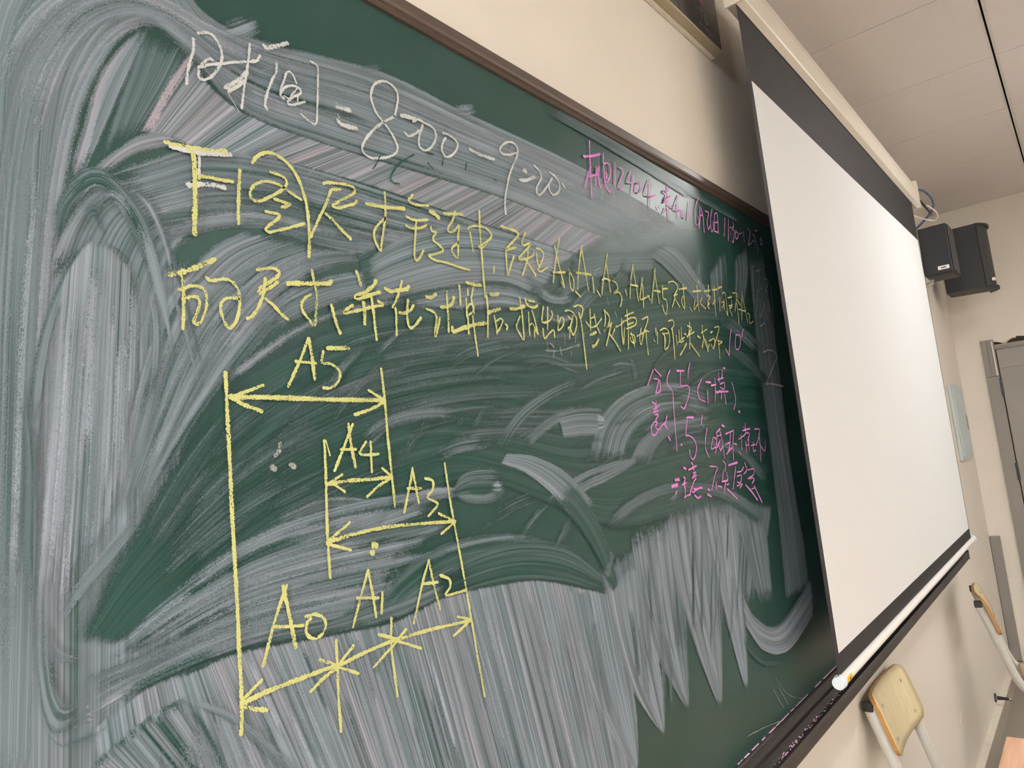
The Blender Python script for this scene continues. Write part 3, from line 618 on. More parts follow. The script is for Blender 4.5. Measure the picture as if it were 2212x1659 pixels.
scuff('1150,600 1175,640 1210,650 1240,640', 26, 0.36, 0.5); scuff('1130,585 1150,620 1160,660', 20, 0.16, 0.4); scuff('1170,660 1200,690 1250,680', 22, 0.3, 0.45)
rnd = random.Random(11)
for k in range(70):                               # faint leftovers that follow the sweep of the cloth
    t = rnd.random(); cx_ = 350 + 1250 * t; lo = 1000 - 300 * t if t < 0.35 else 720; hi = 1230 - 330 * t if t < 0.5 else 1060
    cy_ = rnd.uniform(lo, hi); a = math.radians(-52 + 40 * t + rnd.uniform(-14, 14)); l = rnd.uniform(30, 90)
    dx_, dy_ = math.cos(a) * l / 2, math.sin(a) * l / 2; b = rnd.uniform(4, 10)
    scuff('%f,%f %f,%f %f,%f' % (cx_ - dx_, cy_ - dy_, cx_ - math.sin(-a) * 0 , cy_ - b, cx_ + dx_, cy_ + dy_), rnd.uniform(5, 20), rnd.uniform(0.08, 0.2), op=0.7)
# pink crumb smudges
swath('175,1540 190,1530 205,1545', '178,1565 192,1570 204,1560', 0.6, 0.9, 1.0, soft=0.006, f0=0.006, f1=0.006)
swath('180,1515 186,1510 192,1518', '180,1530 188,1530 194,1526', 0.6, 0.6, 0.9, soft=0.003, f0=0.003, f1=0.003)

def mesh_with(name, V, F, attrs, m, parent):
    me = bpy.data.meshes.new(name); me.from_pydata(V, [], F)
    for an, data in attrs.items():
        a = me.attributes.new(an, 'FLOAT_VECTOR', 'POINT'); a.data.foreach_set('vector', np.array(data, np.float32).ravel())
    me.materials.append(m); o = bpy.data.objects.new(name, me); COL.objects.link(o); o.parent = parent; return o
tag(mesh_with('chalk_dust_smears', SV, SF, dict(flow=S_A, dust=S_B, edge=S_C), MT['smear'], bb), 'wiped grey and pinkish chalk dust in sweeping eraser strokes', kind='stuff')
TOP_Y = BY - 0.0001 - 0.000005 * (layer[0] + 2)

# ------------------------------------------------------------------ handwriting in stick chalk
CROP = dict(a=(350, 50, 5.53), b=(700, 150, 4.0218), c=(330, 300, 4.88), d=(660, 380, 3.8138), e=(350, 550, 5.53), f=(700, 560, 5.2667),
            g=(1040, 520, 5.925), h=(1300, 540, 5.185), i=(1230, 280, 4.8087), j=(1370, 720, 4.3657), k=(440, 700, 1.8431), p=(0, 0, 1.0))
CHALK = dict(w='white', y='yellow', p='pink', f='faint white', d='wiped')
wseed = [0]
WK = dict(w=0.88, y=0.84, p=0.85, f=0.8, d=0.9)
def write(name, what, col, crop, text, w=0.0046):
    ox, oy, sc = CROP[crop]
    V, F, A, C = [], [], [], []
    for st_ in text.split('|'):
        st_ = st_.strip(); k = 1.0
        if st_.startswith('w'): q, st_ = st_.split(':'); k = float(q[1:])
        P = np.array([board_at(ox + x / sc, oy + y / sc)[[0, 2]] for x, y in pts(st_)])
        n = max(6, 6 * (len(P) - 1)); P = catmull(P, n)
        d = np.gradient(P, axis=0); ln = np.linalg.norm(d, axis=1); d = d / np.maximum(ln, 1e-9)[:, None]
        nr = np.stack([-d[:, 1], d[:, 0]], 1)
        hw = w * k * WK[col] / 2
        P = np.vstack([P[0] - d[0] * hw * 0.7, P, P[-1] + d[-1] * hw * 0.7]); nr = np.vstack([nr[0], nr, nr[-1]])
        arc = np.concatenate([[0], np.cumsum(np.linalg.norm(np.diff(P, axis=0), axis=1))])
        wseed[0] += 1; y = TOP_Y - 0.000005 * (wseed[0] % 40); b0 = len(V); sd = wseed[0] * 0.73
        hv = [hw * (0.55 if i in (0, len(P) - 1) else 1.0) * (1 + 0.12 * math.sin(i * 0.9 + wseed[0])) for i in range(len(P))]
        for i in range(len(P)):
            for t in (-1.0, -0.55, 0.0, 0.55, 1.0):
                p = P[i] + nr[i] * hv[i] * t
                V.append((p[0], y, p[1])); A.append((arc[i], t * hw, sd)); C.append(((1 - abs(t)) * 1.6 if abs(t) > 0.5 else 0.72, 0, 0))
        for i in range(len(P) - 1):
            for j in range(4):
                a = b0 + i * 5 + j; F.append((a, a + 1, a + 6, a + 5))
    mt_ = dict(w='cw', y='cy', p='cp', f='cwf', d='cd')[col]
    o = mesh_with(name, V, F, dict(flow=A, edge=C), MT[mt_], bb)
    if what: o['label'] = what if col == 'd' else '%s chalk %s' % (CHALK[col], what)
    return o
def ch(c, col, crop, t, w=0.0046):
    for q, u in zip(c.split(' '), t.split('||')): write('chalk_character', 'character ' + q, col, crop, u, w)
def marks(name, what, col, crop, t, w=0.0046):
    for u in t.split('|'): write(name, what, col, crop, u, w)
# heading
ch('时', 'w', 'a', '358,200 360,330 318,480 290,600 278,740|415,135 500,125 590,160 660,260 700,380 690,480 640,580 560,660 470,690 420,650 425,580|590,455 540,440 480,490 425,540|420,545 560,510 700,500 860,480 1060,470 1130,450 1155,400|w0.9:1032,260 1020,420 995,600 970,750 935,1030|w1.5:1000,600 920,670 850,720 740,790|w1.2:780,825 880,770 970,700|w0.3:770,840 820,930 900,1060', 0.0040)
ch('间', 'w', 'a', '1350,490 1350,590 1300,690 1240,850 1215,980 1240,1040|w1.6:1200,280 1240,310 1330,290 1480,250|w0.8:1755,470 1820,500 1845,560 1845,750 1840,950 1835,1130 1815,1220 1740,1180 1640,1095|w0.8:1470,600 1440,700 1400,800 1400,880 1440,910|w0.7:1450,660 1490,590 1540,620 1590,730|w0.9:1400,850 1450,780 1540,760 1620,790 1640,850 1560,890 1490,940 1500,980 1560,985 1690,950|w0.6:1600,790 1540,860 1500,910 1440,880|w0.6:1610,870 1600,950', 0.0040)
ch('=', 'w', 'b', 'w1.8:100,335 140,345 210,365|w1.8:105,452 150,490 270,520|w0.4:90,290 98,330|w0.4:105,395 120,430', 0.0040)
ch('8', 'w', 'b', '600,415 620,330 630,250 610,180 550,125 490,110 430,135 400,190 400,270 440,380 500,460 560,540 610,630 625,700 590,750 500,775 400,775 340,740 320,690 340,630 400,550 480,480 600,415', 0.0044)
ch(':', 'w', 'b', 'w1.8:660,410 720,420 780,440|690,555 720,585 770,570 815,540', 0.0046)
ch('0', 'w', 'b', '760,460 800,440 860,470 930,510 960,570 950,630 910,690 860,710 815,670 815,590 845,490', 0.0044)
ch('0', 'w', 'b', '1020,560 1060,570 1120,610 1150,660 1130,720 1080,760 1040,760 1010,700 1020,640 1045,600', 0.0044)
ch('-', 'w', 'b', 'w1.5:1255,700 1320,735 1380,760 1465,785')
ch('9', 'w', 'b', '1660,730 1600,745 1540,740 1515,700 1540,660 1590,635 1640,650 1670,700 1665,760 1635,830 1600,920 1575,1040 1560,1150 1566,1262', 0.0044)
ch(':', 'w', 'b', 'w2.2:1725,885 1740,890|w1.5:1690,965 1740,970 1815,940')
ch('2', 'w', 'b', '1815,840 1860,890 1875,950 1840,1020 1835,1070 1855,1095 1890,1070 1940,1000')
ch('0', 'w', 'b', '1970,950 1945,1000 1950,1060 1985,1095 2030,1060 2035,1000 2000,940 1950,900')
ch('.', 'w', 'b', 'w1.4:2060,1000 2080,1030')
marks('wiped_mark', 'thin dark mark wiped through the dust', 'd', 'b', '770,745 660,810 590,890 565,950 590,990 640,1000|w1.5:890,820 930,865|880,725 940,745|1020,780 1015,840|1225,820 1215,880|1465,960 1485,980|w0.7:480,750 440,830 410,870', 0.0030)
marks('ghost_stroke', 'ghost stroke under the yellow character', 'w', 'c', 'w1.5:180,88 300,115 500,152 800,175|w0.8:475,130 475,280 472,390|w1.4:355,490 400,502 500,490 640,500 740,525', 0.0050)
# first yellow line
ch('下', 'y', 'c', 'w1.2:115,45 250,75 400,100 560,125 760,140|w1.5:370,100 410,170 425,280 430,420 432,600 428,800 425,1010|w1.1:470,420 500,405 600,420 720,445 830,458')
ch('图', 'y', 'c', 'w1.2:905,340 895,500 890,650 885,800 890,900|w1.2:1035,260 1080,200 1150,160 1220,155 1310,190 1400,260 1480,360 1540,480 1590,640 1620,800 1630,960 1635,1100 1632,1250|1225,360 1320,390 1385,430 1395,490 1340,550 1220,620 1110,665 1040,650 1010,590 1040,510 1120,465 1220,460 1330,500 1430,570 1550,650|w1.2:1270,640 1350,670 1430,705 1350,730|1175,775 1260,790 1325,815 1280,870 1200,930 1180,965 1220,990 1320,970 1460,935 1580,900')
ch('尺', 'y', 'c', '1785,480 1830,470 1950,480 2060,500 2110,530 2105,580 2040,620 1940,670 1885,710 1930,735 2030,715 2110,690 2135,660|1960,540 1900,540 1865,550 1830,640 1780,760 1720,880 1650,1040|w1.2:1810,800 1880,860 1960,950 2070,1060', 0.005)
ch('寸', 'y', 'd', 'w1.5:490,235 570,250 660,265 800,275|640,140 645,230 645,340 630,450 615,560 605,620 570,560 552,490 575,420 650,350')
ch('链', 'y', 'd', '870,160 855,185 835,205 870,235 920,245 1000,250|820,340 870,365 940,370 995,365|815,415 860,435 930,435 985,410|900,380 895,450 890,540 885,640 890,690 920,690 960,620|w1.8:1015,300 1050,315 1085,350|1020,425 1030,460 1065,470 1040,510 1045,540 1090,575 1120,610 1110,630 1050,650 1005,665 1060,700 1150,720 1250,755 1340,780|w1.4:1130,315 1200,318 1280,322|1220,300 1200,370 1160,440 1180,470 1220,450 1255,415 1245,500 1245,600 1240,680 1190,610 1250,550')
ch('中', 'y', 'd', '1345,470 1355,550 1370,625|w1.1:1325,440 1350,420 1420,420 1480,440 1520,490 1500,530 1450,570 1415,590 1440,595 1470,570|w1.1:1420,290 1425,450 1440,650 1455,850 1468,1000')
ch(',', 'y', 'd', '1540,750 1540,800')
ch('已', 'y', 'd', 'w1.2:1600,420 1660,440 1720,460 1740,490 1700,540 1640,610 1680,605 1720,590|1638,630 1645,730 1655,820 1680,740 1705,665')
ch('知', 'y', 'd', '1800,470 1775,530 1780,575 1845,560 1790,630 1745,685 1800,690 1860,660 1870,630|1820,610 1815,700 1775,820|w1.2:1790,680 1840,750 1885,825|1890,640 1900,720 1910,740|1890,600 1930,615 1950,660 1930,720 1905,780 1930,790 1980,755')
W = 0.0042
ch('A0', 'y', 'g', '980,-22 950,150 920,350 900,540|920,75 950,220 990,380 1045,600 1005,530|w1.4:900,410 960,412 1050,410|1100,375 1130,430 1160,500 1165,600 1155,645 1125,600 1110,500 1112,390', W)
ch('A1', 'y', 'g', '1265,70 1240,250 1220,430 1215,630|1265,100 1290,260 1320,440 1355,650|w1.5:1205,415 1280,425 1385,440|1405,470 1415,560 1425,670|w1.3:1190,655 1250,720', W)
ch('A3', 'y', 'g', '1595,170 1570,330 1545,500 1525,690|1575,260 1600,430 1635,660|w1.4:1530,505 1570,490 1630,510|1660,515 1710,550 1730,620 1690,660 1680,680 1740,665 1780,730 1775,800 1760,845|1465,645 1505,715', W)
ch('A4', 'y', 'g', '1925,310 1905,450 1890,600 1885,740|1920,320 1950,500 1995,770|w1.4:1900,570 1985,585|2045,475 2025,620 2015,750 2060,745 2133,710|2045,560 2055,700 2060,860|1825,630 1845,700', W)
ch('A5', 'y', 'h', '585,210 570,350 555,480 545,600|575,240 600,400 630,600|w1.4:570,460 640,470|500,510 530,570|665,400 672,540 705,560 720,640 705,725 680,680 665,620|w1.3:665,440 725,435', W)
ch('尺', 'y', 'h', '730,370 780,355 825,390 835,440 800,500 790,520 830,500|815,470 800,560 775,640|800,540 860,640', W)
ch('寸', 'y', 'h', 'w1.3:850,445 935,430|895,390 905,500 915,660 880,580 895,515|975,650 1000,690', W)
ch('求', 'y', 'h', 'w1.5:1005,470 1095,460|1050,400 1060,530 1075,690|1030,570 1020,670 1060,610|1110,540 1090,590 1110,620 1150,660|1065,340 1082,385', W)
ch('封', 'y', 'h', 'w1.4:1135,465 1200,455|1180,395 1180,520|1165,515 1200,525 1170,590 1195,600 1170,630 1195,660|w1.4:1225,450 1280,445|1245,410 1250,540 1265,740|1260,560 1230,610', W)
ch('闭', 'y', 'h', 'w1.5:1290,430 1330,415|1310,530 1310,690|1340,490 1365,480 1380,560 1390,640 1400,735 1380,690|1330,590 1360,590 1335,650|1355,560 1360,670', W)
ch('环', 'y', 'h', 'w1.3:1400,540 1440,530|1440,560 1445,640 1420,660 1450,740|1410,630 1450,620|1455,485 1500,490 1495,560 1480,690|1500,600 1515,720 1525,830|1500,560 1540,620', W)
ch('A2', 'y', 'h', '1560,470 1555,600 1555,785|1565,520 1590,650 1620,810|w1.3:1520,665 1580,685 1600,680|1620,710 1645,730 1640,780 1650,825 1685,800', W)
# second yellow line
ch('的', 'y', 'e', 'w1.7:75,245 200,220 350,175 480,120 610,65|w1.2:205,225 235,350 240,500 240,700 235,890|w1.1:185,430 250,410 340,380 440,395 500,450 520,550 500,680 460,790 400,840 365,800 400,700 430,600 425,540 380,510 280,525|w1.1:510,280 560,320 640,310 740,300 830,340 890,430 910,540 905,660 870,800 800,885 750,850 700,730 680,630 710,560 780,525 900,535', 0.004)
ch('尺', 'y', 'e', 'w1.2:1120,190 1180,180 1300,170 1380,210 1360,270 1280,330 1180,390 1145,430 1150,470 1220,430 1300,390 1365,335|w1.2:1215,290 1205,400 1180,520 1130,640 1060,740 1000,770|w1.2:1220,535 1330,630 1400,710 1485,780', 0.0042)
ch('寸', 'y', 'e', 'w1.7:1485,355 1600,350 1750,355 1900,355 1980,350 2005,325|w1.1:1770,195 1790,290 1820,430 1830,560 1820,700 1805,850 1720,760 1660,670 1650,590 1690,530 1755,485', 0.0042)
ch(',', 'y', 'e', 'w1.3:2005,610 2030,700 2060,820 2110,945', 0.0042)
ch('并', 'y', 'f', 'w1.3:350,145 370,200 400,300|w1.5:575,250 540,310 450,380 340,430 380,450 480,420 615,380|w1.2:310,530 260,560 210,610 280,610 400,580 540,545 650,525 600,485|w1.5:430,500 445,600 445,740|w1.2:525,450 545,600 560,750 580,920', 0.0044)
ch('在', 'y', 'f', 'w1.5:680,340 740,370 840,360 920,345 945,315|868,250 840,370 800,480 760,550|795,560 805,650 805,760 810,870|w1.3:840,615 890,620 960,590 1000,530|w1.2:940,470 930,570 930,680 950,770 1000,775 1085,670', 0.0044)
ch('计', 'y', 'f', 'w1.6:1150,435 1200,440 1255,405|w1.2:1150,570 1220,600 1260,650 1255,760 1245,880 1280,780 1300,670|w1.5:1310,550 1380,545 1440,510 1460,440|w1.1:1380,370 1385,500 1395,650 1400,830', 0.0044)
ch('算', 'y', 'f', '1520,300 1530,400 1535,525|w1.5:1605,270 1650,285 1680,290|1690,270 1675,350 1660,430|w1.5:1700,300 1770,300|1620,350 1620,410|1600,450 1605,560 1610,660|1655,440 1680,560 1690,620|1610,560 1640,515 1680,530 1680,590 1640,630 1615,640|w1.7:1440,780 1455,830 1560,790 1700,750 1830,730|1620,670 1625,760 1630,850|1675,650 1690,780 1710,930 1735,1100', 0.0044)
ch('后', 'y', 'f', '1835,420 1845,560 1848,700 1845,890|w1.8:1880,405 1920,410 1965,400|w1.7:1850,610 1910,590 1985,570|1920,650 1940,750 1950,850|1940,710 1990,680 2015,700 1990,780 1950,840|2045,740 2070,770 2060,805', 0.0044)
ch('指', 'y', 'g', 'w1.6:350,875 430,875 535,840|470,730 495,880 510,1030 525,1270 470,1190 430,1100 475,970|w1.3:545,750 560,810 600,850 660,860 700,830|w1.3:590,775 660,785|585,920 590,1050 600,1210|630,900 660,1000 690,1130 705,1200|600,1080 640,1070 690,1180|665,1120 660,1240', W)
ch('出', 'y', 'g', '775,850 760,960 765,1050 850,1030 890,960 880,910|828,855 828,1000 828,1140|770,1130 775,1200 795,1255 850,1190 905,1150 920,1240', W)
ch('哪', 'y', 'g', '960,960 965,1060 965,1150 1020,1100 1040,1020 1000,990 965,1080|1050,905 1100,895 1160,930 1200,1010 1195,1120 1160,1210 1130,1150 1100,1110 1090,1140|1090,970 1130,1010 1160,960 1120,1110 1110,1260|1165,850 1220,830 1270,850 1280,900 1250,1000 1230,930|w1.2:1230,930 1260,1060 1290,1300 1330,1645', W)
ch('些', 'y', 'g', '1370,880 1375,1020 1380,1150|1380,1000 1420,980|1320,1040 1380,1110 1450,1090 1520,1000|1425,945 1450,1070 1500,1190|w1.6:1370,1215 1450,1175|w1.6:1405,1360 1450,1330 1480,1265', W)
ch('是', 'y', 'g', '1555,890 1570,1000 1560,1100|1560,900 1610,960 1620,1040 1570,1140 1550,1150 1640,1070|1650,1050 1620,1180 1580,1345|w1.3:1615,1190 1690,1290 1760,1410|1690,1130 1660,1210', W)
ch('增', 'y', 'g', 'w1.3:1700,1110 1760,1080 1810,1030|1775,1000 1780,1150 1800,1330 1815,1120|1845,890 1850,1000 1865,1200 1865,1390|1820,970 1880,940 1930,920|1825,1030 1900,990 1960,1000 1960,1070 1900,1110 1840,1130|1850,1080 1930,1050|1900,1180 1920,1250 1945,1360|1890,1200 1940,1220 1945,1310 1900,1290 1890,1240', W)
ch('环', 'y', 'g', '1975,1225 2040,1190 2100,1150|2040,1010 2110,980 2105,1050 2060,1180 2030,1330 2010,1250 2030,1120|2090,1170 2100,1300 2120,1460|2080,1150 2133,1170', W)
ch('哪', 'y', 'h', '590,880 595,960|610,920 610,1050|570,1010 585,1030|640,905 690,880 730,910 745,1000 730,1090 690,1110 700,1000 675,940|665,940 730,935|730,800 780,790 795,840 765,890|w1.2:775,880 790,1020 805,1225|690,960 690,1100', W)
ch('些', 'y', 'h', '820,960 830,1060|850,900 860,1030 905,1020|875,870 880,1000|840,1040 910,980|w1.3:865,1180 900,1120 935,1050', W)
ch('是', 'y', 'h', '970,810 965,900 950,980|945,850 990,880 960,950|940,970 1020,920|975,900 970,1110|w1.3:980,1050 1080,1190|910,940 930,950', W)
ch('减', 'y', 'h', 'w1.6:1060,970 1090,985|1110,850 1120,960 1180,1140|1100,930 1165,890|1130,980 1110,1100|1145,1000 1170,1080|1170,1130 1190,1060', W)
ch('环', 'y', 'h', 'w1.3:1205,930 1225,915|1190,1020 1250,1000 1240,1110 1210,1060|1250,870 1300,865 1280,960 1240,1090|1285,1020 1335,1030 1300,1060|1290,1000 1300,1100 1310,1220|1375,1110 1395,1150', W)
# marks to the right of it
ch("10'", 'p', 'h', '1435,890 1420,1030 1415,1180 1400,1150|1490,960 1480,1040 1490,1110 1520,1110 1540,1050 1535,960 1490,955|1570,890 1555,975', W)
write('chalk_character', 'bracketed word beside the screen', 'w', 'h', '1680,180 1685,350 1690,610|1745,190 1750,300 1735,500 1715,760|1710,240 1715,330|1710,240 1735,230|1730,240 1785,220|1800,330 1840,330 1850,380 1825,440|1745,470 1785,425|1820,460 1845,470|1760,550 1765,650 1760,750|1800,600 1810,620 1765,760|w1.3:1765,860 1810,815|1825,640 1830,700 1850,780|1850,560 1855,700|1860,590 1885,700|1885,400 1905,700 1925,1000', 0.0030)
ch('2', 'w', 'h', 'w1.3:1790,1150 1850,1125 1910,1135 1950,1200 1910,1300 1830,1500|w1.4:1825,1500 1900,1502 2020,1530')
# pink line under the top rail
W = 0.0040
ch('机', 'p', 'i', 'w0.9:195,120 200,300 210,500 218,715|w1.6:135,285 220,280 305,260|210,390 180,480 145,605|w1.3:195,495 240,480 290,470|265,390 262,500 262,580|270,470 295,380 290,500 310,610 325,580', W)
ch('电', 'p', 'i', '338,250 345,400 350,530|345,360 390,355 415,410 410,490 380,550 355,530 350,480|365,450 380,480 370,520|w1.2:350,530 370,600 400,650 415,640', W)
ch('1 2 4 0 4 ,', 'p', 'i', '460,350 462,600||510,400 540,420 545,470 510,560 515,625 550,600||625,440 590,540 610,560 650,555|655,475 640,670||690,560 680,620 700,660 735,630 740,580 715,550 690,565||815,525 785,610 775,680 830,695 880,685|830,570 820,830||905,800 920,830', W)
ch('茶 4 0 1', 'p', 'i', '1015,580 1010,640 960,635|960,650 1000,680 970,740 1040,690|965,760 1010,740|1010,760 1020,850 1025,950|990,810 965,875|1020,790 1075,825||1125,685 1090,770 1080,840 1150,840|1115,780 1120,920||1165,850 1170,910 1190,915 1185,870||1235,755 1220,940', W)
ch('6 月 2 6 日', 'p', 'i', '1325,720 1300,800 1295,900 1310,995 1335,970 1325,900||1340,800 1345,900 1335,1030|1350,810 1375,900 1390,1070|1345,900 1370,890||1400,850 1435,870 1420,950 1430,1040 1450,1000||1470,830 1455,930 1465,1060 1485,1030 1480,960||1495,880 1495,1060|1500,880 1525,880 1535,1080|1500,970 1530,965|1500,1060 1535,1070', W)
ch('1 1 : 3 0 - 1 2 : 5 0', 'p', 'i', '1605,920 1595,1110||1640,930 1640,1165||1655,1020 1670,1020|1660,1080 1665,1085||1685,960 1695,1000 1680,1040 1705,1060 1690,1170 1680,1160||1720,1050 1710,1110 1730,1140 1745,1090 1720,1060||1755,1085 1785,1075||1795,1060 1805,1170||1835,1030 1865,1060 1860,1130 1845,1200 1880,1180||1895,1090 1900,1095|1890,1160 1910,1165||1905,1090 1925,1170 1940,1210 1955,1270|1920,1060 1940,1045||1970,1140 1975,1195 1990,1190 1985,1140 1970,1130', W)
# pink scoring note
ch('分', 'p', 'j', '165,350 140,420 115,490|w1.2:180,340 240,405|170,430 220,440 235,490 230,550 190,570|220,440 190,570', W)
ch('(', 'p', 'j', '325,350 300,420 305,490 350,555 360,700 375,900 392,1110', W)
ch("5'", 'p', 'j', 'w1.3:390,355 455,355|425,360 425,490 440,500 490,495 510,530 495,620 460,710 430,690|515,280 500,350 495,420', W)
ch('( 计 算 ) .', 'p', 'j', '625,435 590,520 600,610 655,645||w1.5:665,460 710,465|680,540 685,660|w1.3:715,495 760,485|750,425 755,540 752,640||785,375 790,460|820,350 815,430|w1.3:830,330 845,330|775,440 830,420|800,480 840,470 835,530 800,510|w1.4:760,555 875,550|815,540 810,620|840,560 855,670|770,570 800,540||910,465 935,560 945,640 930,720||w2:975,740 985,742', W)
ch('类', 'p', 'j', '160,650 185,670|195,640 190,690 225,680|165,715 215,690 165,750 215,730|185,770 215,770 190,820|150,880 175,840 205,840 190,880 215,910 250,870 280,840|150,880 155,950 185,960 215,915|295,780 285,860 305,910|270,860 300,905|w1.8:310,980 325,1005', W)
ch("5'", 'p', 'j', 'w1.3:480,795 545,795|490,800 475,960 500,965 550,1000 575,1070 565,1150 540,1190 515,1150 510,1100|630,775 620,865|w1.4:430,1050 436,1055', W)
ch('( 减 环', 'p', 'j', '675,900 660,1000 665,1100 695,1170||730,990 715,1090 755,1075|735,980 760,995|760,940 800,900|770,920 765,1040 755,1130|w1.5:815,870 840,880|790,900 820,1030 840,1180|775,970 810,960|780,1040 800,1100|800,1010 770,1080|830,1060 800,1110||850,950 920,920|895,930 890,1060 870,1130|925,910 920,1050 925,1200|850,1050 890,1030|860,1140 910,1080|930,1040 955,1050', W)
ch(', 增 环', 'p', 'j', '975,1110 995,1145||995,960 1000,1010 1005,1100|975,1000 1030,960|1035,850 1040,930|1020,880 1030,910|1010,920 1080,900|1030,960 1045,940 1075,950 1060,1010|1040,1020 1050,1130|1065,990 1075,1110|1045,1060 1070,1050||1090,1060 1130,1050|1110,1030 1115,1110 1135,1100|1125,905 1170,910 1160,990 1140,1060|1170,980 1180,1100 1185,1210|1225,1010 1225,1080 1215,1110 1180,1060', W)
ch('注', 'p', 'j', 'w2:375,1385 410,1380|w2.2:345,1445 395,1430|375,1520 390,1490|450,1360 470,1370 455,1420 470,1480|440,1430 480,1410|460,1550 490,1530 520,1520|465,1380 470,1540', W)
ch('意', 'p', 'j', 'w1.5:455,1270 475,1280|525,1220 540,1240 550,1290|w1.2:500,1290 575,1250|540,1320 570,1310 530,1370 575,1340|570,1370 545,1410 535,1500 570,1480 620,1450|550,1470 630,1460|w1.3:560,1530 590,1555 615,1535|530,1440 510,1530|w1.4:685,1470 700,1480|w1.4:680,1520 715,1540', W)
ch('不', 'p', 'j', '700,1255 770,1265 750,1340 720,1480|760,1400 765,1470|780,1440 815,1450', W)
ch('是', 'p', 'j', '825,1200 850,1240 845,1300|830,1290 825,1390 870,1380 860,1310|815,1400 870,1390|850,1400 835,1510|w1.3:870,1470 960,1560|860,1430 880,1420', W)
ch('负', 'p', 'j', 'w1.6:880,1245 960,1220|945,1260 935,1350 920,1470|960,1310 1000,1300 1020,1260|960,1350 1000,1340 990,1410 960,1400|960,1440 1010,1420 985,1460', W)
ch('数', 'p', 'j', '1030,1220 1050,1290 1020,1330|1060,1290 1115,1280 1110,1340 1060,1370 1120,1370 1100,1420|w1.6:1040,1430 1100,1500 1150,1570|w1.5:1120,1440 1150,1500 1195,1595|1095,1470 1120,1460', W)
# dimension diagram
W = 0.0046
dm = lambda n, what, t, w=W: write(n, what, 'y', 'k', t, w)
dm('extension_line', None, 'w1.2:80,195 88,350 100,600 112,850 125,1080 135,1300 145,1500 143,1630')
dm('extension_line', None, 'w1.1:700,180 712,280 725,430 742,600 755,725')
dm('extension_line', None, '474,465 480,600 485,800 490,900 497,1010|w0.5:480,465 497,525')
dm('extension_line', None, '953,555 965,640 985,760 1020,950 1050,1120 1080,1300 1112,1480')
dm('extension_line', None, '520,1258 525,1350 530,1480 540,1620')
dm('extension_line', None, '740,1170 742,1300 765,1480')
dm('dimension_arrow', None, 'w1.5:100,292 300,295 500,302 715,305|100,292 165,270 230,245|w1.2:110,300 160,325 225,348|650,265 715,305|w1.1:715,308 660,340 595,362')
dm('dimension_arrow', None, 'w1.2:485,640 560,625 650,620 740,610|485,640 545,600|500,630 555,668|705,575 745,610|745,612 690,645 645,688')
dm('dimension_arrow', None, 'w1.2:485,870 600,835 750,805 995,785|485,870 575,790|485,875 580,900|930,755 995,785|995,788 940,835')
dm('dimension_arrow', None, 'w1.4:145,1510 250,1460 380,1410 530,1355|145,1500 225,1415|w1.2:145,1515 190,1530 245,1535|455,1335 530,1360|w1.2:530,1362 470,1410 420,1460|530,1355 590,1280|530,1365 610,1390')
dm('dimension_arrow', None, 'w1.2:540,1355 650,1300 770,1250|690,1235 770,1255|800,1215 770,1250|770,1255 720,1310 670,1365|770,1262 860,1292')
dm('dimension_arrow', None, 'w1.2:780,1250 900,1215 1055,1180|1005,1165 1055,1175|1055,1180 990,1240')
dm('dimension_letter', 'letters A5', '410,60 380,140 330,250|w1.3:412,60 425,130 435,220|360,150 440,158|470,110 465,155 500,160 535,190 530,230 500,255 470,255|w1.6:488,98 570,98')
dm('dimension_letter', 'letters A4', '587,400 560,470 515,585|w1.2:570,400 580,480 598,570|540,500 600,500|640,470 615,515 650,522 690,518|658,470 663,590')
dm('dimension_letter', 'letters A3', 'w1.1:825,575 815,640 792,750|825,580 850,712|805,655 860,655|875,615 905,625 905,660 885,690 925,715 910,740 888,765')
marks('chalk_speck', 'speck under the A3 arrow', 'y', 'k', 'w2.2:670,880 680,882|w1.8:662,910 668,911', W)
dm('dimension_letter', 'letters A2', '890,940 865,1030 830,1190|890,945 910,1040 935,1135|862,1035 925,1028|935,1000 970,1015 975,1045 960,1080 1040,1058')
dm('dimension_letter', 'letters A1', '648,980 620,1080 588,1205|648,985 665,1070 680,1165|605,1090 690,1090|705,1070 702,1150')
dm('dimension_letter', 'letters A0', '325,1040 280,1170 230,1360|w1.3:310,1045 335,1160 360,1285|275,1205 390,1200|400,1165 440,1155 475,1175 475,1220 440,1252 405,1235 405,1190 420,1170')
# faint scribbles left between the lines
marks('faint_scribble', 'scribble left over below the yellow lines', 'f', 'g', '820,1250 835,1420|860,1310 910,1370|910,1430 905,1500|990,1370 1010,1470|1130,1420 1135,1470|1045,1190 1055,1330|1190,1210 1185,1300|1235,1330 1215,1370|1290,1180 1300,1240|800,1410 1000,1410 1230,1330|1690,910 1720,990|1430,450 1440,390 1500,350|1590,730 1610,820', 0.0034)
marks('faint_scribble', 'scribble below the pink line', 'f', 'i', '330,640 315,740|380,660 375,850|350,690 420,670|440,650 430,760|510,640 515,790 550,850|770,730 765,860', 0.0034)
marks('faint_scribble', 'fleck near the tray', 'f', 'p', '1672,1462 1690,1490 1710,1505 1735,1508|1612,1590 1650,1570 1690,1555|1668,1490 1690,1528|1680,1485 1700,1522|w1.4:1748,1290 1752,1280', 0.0030)
marks('faint_scribble', 'speck in the dark part of the diagram', 'f', 'p', 'w1.6:592,985 600,975|w2:585,1010 590,1013|w2:625,1005 632,1008|w1.2:600,965 602,958', 0.0046)

